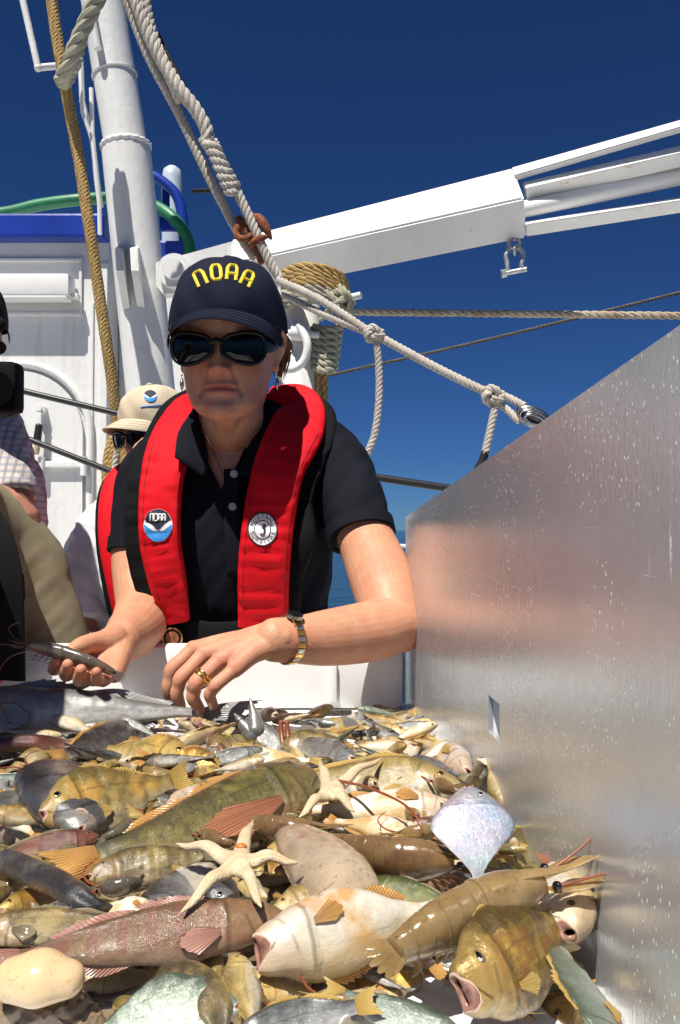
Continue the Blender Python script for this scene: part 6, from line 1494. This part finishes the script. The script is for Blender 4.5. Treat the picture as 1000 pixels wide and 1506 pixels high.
def shrimp(label, pts, r, m, up=(0, -.4, 1), feel=True, legs=True, cw=.8):
    """pts from head to tail"""
    N = 80; p = crom([tuple(q) for q in pts], N); root = thing('shrimp', label, 'shrimp', Vector(p[N // 2])); T, A, B = frames(p, up); a = np.linspace(0, 2 * np.pi, 24, endpoint=False)
    def seg(nm, i0, i1, f0, f1, over=.05):
        rings = []; idx = np.linspace(i0, i1, 14)
        for q, i in enumerate(idx):
            k = i / (N - 1); x = np.array([np.interp(i, range(N), p[:, c]) for c in range(3)]); Ai = A[int(round(i))]; Bi = B[int(round(i))]; tt = q / 13
            rr_ = r * (f0 + (f1 - f0) * tt) * (1 + over * math.sin(tt * math.pi) * .5 + (over if q == 12 else 0) - (.06 if q == 13 else 0))
            rings.append(x + np.outer(np.cos(a) * rr_ * cw, Ai) + np.outer(np.where(np.sin(a) > 0, 1.0, 1.12) * np.sin(a) * rr_, Bi))
        V, F = loft(rings); return mk(nm, V, F, m, root)
    e = [0, .40]; 
    c0 = int(.40 * (N - 1))
    rings = []; 
    for i in range(c0 + 1):
        k = i / c0; rr_ = r * (.30 + .72 * math.sin(min(1, k * 1.25 + .06) * math.pi / 2)) * (1.05 if k > .93 else 1)
        rings.append(p[i] + np.outer(np.cos(a) * rr_ * cw, A[i]) + np.outer(np.sin(a) * rr_, B[i]))
    V, F = loft(rings); car = mk('carapace', V, F, m, root)
    cuts = np.linspace(c0 - 1, .86 * (N - 1), 7); wd = np.interp(np.linspace(0, 1, 7), [0, .4, 1], [1.0, .92, .50])
    for i in range(6): seg('abdomen_segment', cuts[i] - .6, cuts[i + 1] + .6, wd[i] * 1.02, wd[i + 1] * .98)
    te = p[-1]; tb = p[int(.85 * (N - 1))]; Tt = Vector(te - tb); ln = Tt.length; Tn = Tt.normalized(); At = Vector(A[-1]); Bt = Vector(B[-1])
    for s in (-2, -1, 0, 1, 2):
        d_ = (Tn + At * .22 * s).normalized(); S_ = d_.cross(Bt).normalized(); q0 = Vector(tb) + At * r * .12 * s
        mk('tail_fan', *limb([q0, q0 + d_ * ln * .5, q0 + d_ * ln * (1.0 - .05 * abs(s))], [(r * .20, r * .10), (r * .24, r * .07), (r * .08, r * .03)], 12, 12, up=Bt), m, root)
    hd = Vector(p[0]); Th = Vector(p[0] - p[6]).normalized(); Ah = Vector(A[0]); Bh = Vector(B[0])
    mk('rostrum', *limb([Vector(p[10]) + Bh * r * .75, hd + Bh * r * .42 + Th * r * .8, hd + Bh * r * .55 + Th * r * 2.6], [(r * .06, r * .22), (r * .05, r * .14), (r * .01, r * .02)], 12, 10, up=Ah), m, car)
    for s in (-1, 1):
        ec = hd + Th * r * .25 + Ah * s * r * .42 + Bh * r * .22
        mk('eye', *ellipsoid(ec, r * .17, r * .17, r * .17, 14, 10), M_pupil, root)
        mk('antenna_scale', *limb([hd + Ah * s * r * .3, hd + Th * r * 1.2 + Ah * s * r * .5, hd + Th * r * 2.3 + Ah * s * r * .45], [(r * .16, r * .05), (r * .24, r * .05), (r * .06, r * .02)], 12, 10, up=Bh), m, root)
        if feel:
            mk('antenna', *tube(crom([hd + Ah * s * r * .25, hd + Th * r * 2.5 + Ah * s * r * .9 + Bh * r * .5, hd + Th * r * 4.2 + Ah * s * r * 2.4 + Bh * r * .9, hd + Th * r * 4.0 + Ah * s * r * 4.5 + Bh * r * .7], 40), np.linspace(.0009, .0003, 40), 6), M_ant, root)
    if legs:
        for i in range(5):
            b0 = Vector(p[8 + 5 * i]) - Vector(B[8 + 5 * i]) * r * .8
            for s in (-1, 1):
                mk('leg', *tube(crom([b0 + Ah * s * r * .3, b0 - Vector(B[8]) * r * .6 + Th * r * .7 + Ah * s * r * .6, b0 - Vector(B[8]) * r * .9 + Th * r * 1.7 + Ah * s * r * .3], 12), np.linspace(r * .075, r * .03, 12), 6), m, root)
        for i in range(5):
            ii = int(cuts[i] + 3); b0 = Vector(p[ii]) - Vector(B[ii]) * r * .8
            mk('swimmeret', *limb([b0, b0 - Vector(B[ii]) * r * .5 + Th * r * .1, b0 - Vector(B[ii]) * r * .85 - Th * r * .15], [(r * .12, r * .06), (r * .14, r * .05), (r * .05, r * .03)], 8, 8, up=T[ii]), m, root)
    FISH.append((root, Vector(p[N // 2]), label, .1)); return root
shrimp('large amber shrimp lying across the lower right beside the metal panel', [g(800, 1300, .066), g(752, 1316, .062), g(700, 1338, .058), g(645, 1362, .055), g(590, 1392, .050), g(545, 1420, .045)], .0172, M_shA, legs=True)
shrimp('brown shrimp lying behind the pearly diamond fish', [g(668, 1268, .05), g(630, 1266, .05), g(580, 1262, .05), g(530, 1250, .05), g(500, 1236, .048)], .0150, M_shB, feel=False)
shrimp('small brown shrimp behind the sea star near the olive tail', [g(470, 1222, .05), g(430, 1222, .052), g(390, 1215, .05), g(360, 1205, .048)], .0105, M_shB, feel=False)
hs = shrimp('grey brown shrimp held in the woman\'s open hand', [P(42, 951, 1.035), P(70, 955, 1.03), P(100, 963, 1.025), P(130, 973, 1.022), P(155, 983, 1.024), P(184, 1000, 1.03)], .0100, M_shG)
tag(mk('feeler', *tube(crom([P(44, 955, 1.03), P(10, 970, 1.0), P(-6, 1005, .98), P(4, 1045, .98), P(22, 1078, .98)], 40), .0008, 6), M_ant), 'long dark shrimp feeler curving down at the left edge', 'feeler')
tag(mk('feeler', *tube(crom([g(498, 1148, .062), g(540, 1158, .068), g(590, 1180, .068), g(615, 1205, .064), g(621, 1226, .056)], 40), np.linspace(.0013, .0009, 40), 6), M_ant), 'curved red feeler lying over the two croakers', 'feeler')
for i, x in enumerate((413, 422)):
    tag(mk('crab_leg', *limb([P(x, 1062, .97), P(x + 1, 1078, .965), P(x + 3, 1096, .955)], [.0026, .0030, .0028], 10, 8), M_ant), ('left of two red brown crab legs sticking up by the needle-jawed fish', 'right of two red brown crab legs sticking up by the needle-jawed fish')[i], 'crab leg')

NE = [o for o in C.objects if str(o.get('label', '')).startswith('silver needle-jawed')][0]
mi_ = NE.matrix_basis.inverted()
for (nm, pts_) in (('upper_jaw', [(376, 1072, .968), (374, 1055, .972), (371, 1042, .975), (368, 1028, .98)]), ('lower_jaw', [(372, 1080, .968), (360, 1068, .972), (352, 1058, .976), (345, 1050, .98)])):
    Vj, Fj = limb([P(*q) for q in pts_], [.011, .0075, .0042, .0012], 16, 12); mk(nm, [mi_ @ Vector(v) for v in Vj], Fj, FM['silver'], NE, local=True, uv=[(.1, .4)] * len(Vj))
for i, (x, y, dx, dy, lab) in enumerate(((300, 1230, 50, 14, 'small shrimp by the upper arm of the large sea star'), (205, 1215, -60, 20, 'small shrimp under the tail of the big olive fish'), (590, 1228, 60, -8, 'small shrimp between the two croakers and the brown shrimp'), (640, 1150, 46, 20, 'small shrimp on the back of the long golden croaker'), (150, 1308, 60, -10, 'small shrimp beside the grey purple ribbon eel'), (470, 1470, 70, 10, 'small shrimp near the bottom edge under the white bellied fish'), (560, 1100, 44, 6, 'small shrimp among the far fish near the corner'), (40, 1130, 50, 8, 'small shrimp in the shade at the far left'))):
    shrimp(lab, [g(x + dx * k, y + dy * k, .050 + .004 * math.sin(3 * k) - (.02 if y < 1110 or y > 1460 else 0)) for k in (0, .25, .5, .75, 1)], .0062, (M_shB, M_shG, M_shA)[i % 3], legs=False)
# ---- soft things
def softmat(name, a, b, spots, sss=.4):
    t = NT(name); n = t.noise(30, 4, .6); s = t.noise(330, 3, .7)
    c = t.ramp(n, [(.3, a), (.7, b)]); c = t.mix(t.ramp(s, [(.58, 0), (.66, .6)]), c, spots)
    t.set(Base_Color=c, Roughness=.14, Coat_Weight=.8, Coat_Roughness=.05, Subsurface_Weight=sss, Subsurface_Radius=(.012, .008, .005), Subsurface_Scale=.7); wet(t, None, .22, .0006); return t.m
M_squid = softmat('speckled_squid_skin', (.26, .20, .135), (.44, .35, .24), (.16, .08, .05)); M_cream = softmat('smooth_cream_skin', (.58, .42, .22), (.66, .50, .30), (.46, .30, .14)); M_jelly = softmat('clear_grey_jelly', (.34, .30, .24), (.48, .44, .36), (.25, .18, .10)); M_sponge = softmat('brown_sponge', (.16, .11, .06), (.26, .19, .11), (.08, .05, .03), .1)
def HG(l):
    return [(x, y, (g(x, y, h) - CAM).dot(_f)) for x, y, h in l]
def soft(name, label, cat, pts, rad, m, amp=.002, fr=60, up=(0, -.5, 1), extra=None, vox=.0022):
    mb = MB(); mb.add(*limb([P(*q) for q in pts], rad, 40, 26, up=up))
    if extra: extra(mb)
    V, F = weld(mb, vox, 3); V = V + (amp * nz(V, fr, len(label)))[:, None] * np.array([.3, -.4, .8])
    root = thing(name, label, cat, Vector(V.mean(axis=0))); mk('body', V, F, m, root, rec=False); FISH.append((root, Vector(V.mean(axis=0)), label, .1)); return root
sq = soft('squid', 'glossy speckled squid body right of the large sea star', 'squid', HG([(418, 1226, .045), (450, 1250, .05), (490, 1290, .05), (525, 1325, .046), (536, 1340, .042)]), [.010, (.020, .015), (.025, .017), (.019, .014), .010], M_squid, .0007, 40)
soft('egg_shaped_mass', 'smooth cream egg shaped mass under the pink tail at lower left', 'egg mass', HG([(18, 1440, .045), (60, 1438, .046), (100, 1440, .045)]), [(.0115, .010), (.0150, .012), (.0100, .009)], M_cream, .0006)
soft('jelly', 'clear grey jelly blob below the big olive fish', 'jelly', HG([(330, 1320, .036), (300, 1300, .036), (270, 1296, .036)]), [.010, .014, .010], M_jelly, .003, 70)
soft('sponge', 'brown mossy sponge at the bottom left corner', 'sponge', HG([(-30, 1500, .018), (40, 1492, .02), (95, 1494, .02), (130, 1506, .018)]), [.012, .015, .014, .009], M_sponge, .0030, 170)

# ---- everything squeezed in between: smaller fish filling the pile
rr = random.Random(21)
kinds = [('croaker', .36, .22, 'croaker', 'yellow', 'golden'), ('croaker', .36, .24, 'white', 'orange', 'white'), ('slender', .25, .18, 'silver', 'grey', 'silver'), ('slender', .26, .18, 'brown', 'dark', 'brown'), ('croaker', .38, .22, 'yellow', 'yellow', 'yellow'),
         ('croaker', .40, .22, 'grey', 'dark', 'dark grey'), ('slender', .24, .16, 'teal', 'pale', 'pale green'), ('croaker', .36, .22, 'gold', 'orange', 'bronze'), ('slender', .26, .2, 'cream', 'pale', 'cream'), ('slender', .24, .18, 'olive', 'orange', 'olive'), ('slender', .28, .2, 'red', 'pink', 'reddish')]
wl = [3, 3, 6, 2, 2, 4, 1.5, 1.5, 2, 2, 1.5]; wr = [4, 6, 5, 1, 2, .4, 2, 2.5, 3.5, 1, .6]
KEYN = len(FISH); used_lab = {}
def near_words(c):
    best = sorted(FISH[:KEYN], key=lambda f: (Vector((f[1].x, f[1].y * .7, 0)) - Vector((c.x, c.y * .7, 0))).length)
    return best
FILL = []
def filler(x, y, h, L, layer):
    hk = .72 if layer == 2 else 1.
    pxp = pix((x, y, ZF + h))[0]
    kd = rr.choices(kinds, wl if pxp < 330 else wr)[0]
    an = rr.uniform(0, 2 * math.pi); dz = rr.uniform(-.012, .012)
    d_ = Vector((math.cos(an), math.sin(an) * .8, 0)) * L / 2; c = Vector((x, y, ZF + h))
    a, b = c - d_ + Vector((0, 0, dz)), c + d_ - Vector((0, 0, dz))
    for q in (a, b):   # keep inside the bin
        q.x = min(q.x, panx(q.y) - .012); q.y = min(max(q.y, .2), DF - .03); q.x = max(q.x, -.78)
    if (a - b).length < .035: return
    du = rr.choice('ud') if abs(d_.x) > abs(d_.y) else rr.choice('lr')
    f = fish('tmp', a, b, kd[0], hk * kd[1] * rr.uniform(.85, 1.15), kd[2], kd[3], kd[4], du, rr.choice([40, 60, 75, 110]), mouth=rr.choice([.1, .2, .9]), by=rr.uniform(-.06, .06), detail=0, fins=rr.random() < .7, key=False, eye=.042)
    FILL.append((f[0], c, kd[5], L))
def top_h(y):   # how high the heap stands, by distance
    return float(np.interp(y, [.35, .5, .62, .8, 1.0, 1.15, 1.25], [.002, .008, .017, .018, .014, .006, .003]))
y = .36
while y < 1.2:
    x = -.62
    while x < panx(y) - .02:
        if rr.random() < .90 and pix((x, y, ZF))[0] > -140 and not (y < .47 and x > .02) and not (y > 1.07 and x > -.13):
            for layer in range(2):
                filler(x + rr.uniform(-.02, .02), y + rr.uniform(-.02, .02), top_h(y) * (.45 + .7 * layer) + rr.uniform(-.002, .005), rr.uniform(.05, .105), layer)
        x += .047 * (1 + .25 * (y > .8))
    y += .041
for i in range(190):   # thin small ones strewn over and between the big ones
    y = rr.choice([rr.uniform(.42, .7), rr.uniform(.6, 1.05), rr.uniform(.8, 1.12)]); x = rr.uniform(-.52, panx(y) - .012) if i % 3 else rr.uniform(panx(y) - .10, panx(y) - .012)
    if y < .47 and x > .03: continue
    kinds_ = kinds; n0 = len(FILL); filler(x, y, top_h(y) * 1.5 + rr.uniform(.008, .018), rr.uniform(.055, .105), 2)
# drop the ones nobody can see, then describe the rest by their neighbours
AV, AF, OW = [], [], []; nb = 0
for ob in C.objects:
    if ob.type != 'MESH' or ob.parent is None: continue
    r_ = ob.parent if ob.parent.parent is None else ob.parent.parent
    if r_.get('category') not in ('fish', 'sea star', 'shrimp', 'squid', 'eel', 'bin', 'person', 'sponge', 'jelly', 'egg mass') and not r_.name.startswith('fish'): continue
    me = ob.data; n = len(me.vertices); v = np.zeros(n * 3); me.vertices.foreach_get('co', v); v = v.reshape(-1, 3)
    mw = np.array(r_.matrix_basis); v = v @ mw[:3, :3].T + mw[:3, 3]
    AV.append(v); AF += [[i + nb for i in p_.vertices] for p_ in me.polygons]; OW += [r_.name] * len(me.polygons); nb += n
TR = BVHTree.FromPolygons(np.concatenate(AV).tolist(), AF); seen = {}
for py in range(1000, 1506, 3):
    for px in range(1, 1000, 4):
        h = TR.ray_cast(CAM, ray(px, py))
        if h[0] is not None: seen[OW[h[2]]] = seen.get(OW[h[2]], 0) + 1
KIDS = {}
for ob in C.objects:
    if ob.parent is not None: KIDS.setdefault(ob.parent.name, []).append(ob)
def drop(o):
    for c in KIDS.get(o.name, []): bpy.data.objects.remove(c)
    bpy.data.objects.remove(o)
n_kept = 0; SIDES = {}
for (o, c, col, L) in FILL:
    if seen.get(o.name, 0) < 4: drop(o); continue
    n_kept += 1; cx, cy, _ = pix(c); size = 'tiny' if L < .075 else 'small' if L < .10 else 'medium'
    done = None
    for form in range(3):
        for f in near_words(c)[:7]:
            kx, ky, _ = pix(f[1]); dx, dy = cx - kx, cy - ky
            side = ('left of' if dx < 0 else 'right of') if abs(dx) > abs(dy) * 1.6 else ('behind' if dy < 0 else 'in front of')
            ref = f[2] if len(f[2].split()) < 6 else ' '.join(f[2].split()[:5])
            lab = ('%s %s fish %s the %s' if form == 0 else '%s %s fish half buried %s the %s' if form == 1 else '%s %s fish wedged deep %s the %s') % (size, col, side, ref)
            if lab not in used_lab: done = lab; break
        if done: break
    used_lab[done] = 1; o['label'] = done; o['category'] = 'fish'
for o in list(C.objects):
    if o.parent is None and o.get('category') == 'fish': o['group'] = 'fish of the mixed catch in the bin'
print('fish kept', n_kept, 'of', len(FILL))
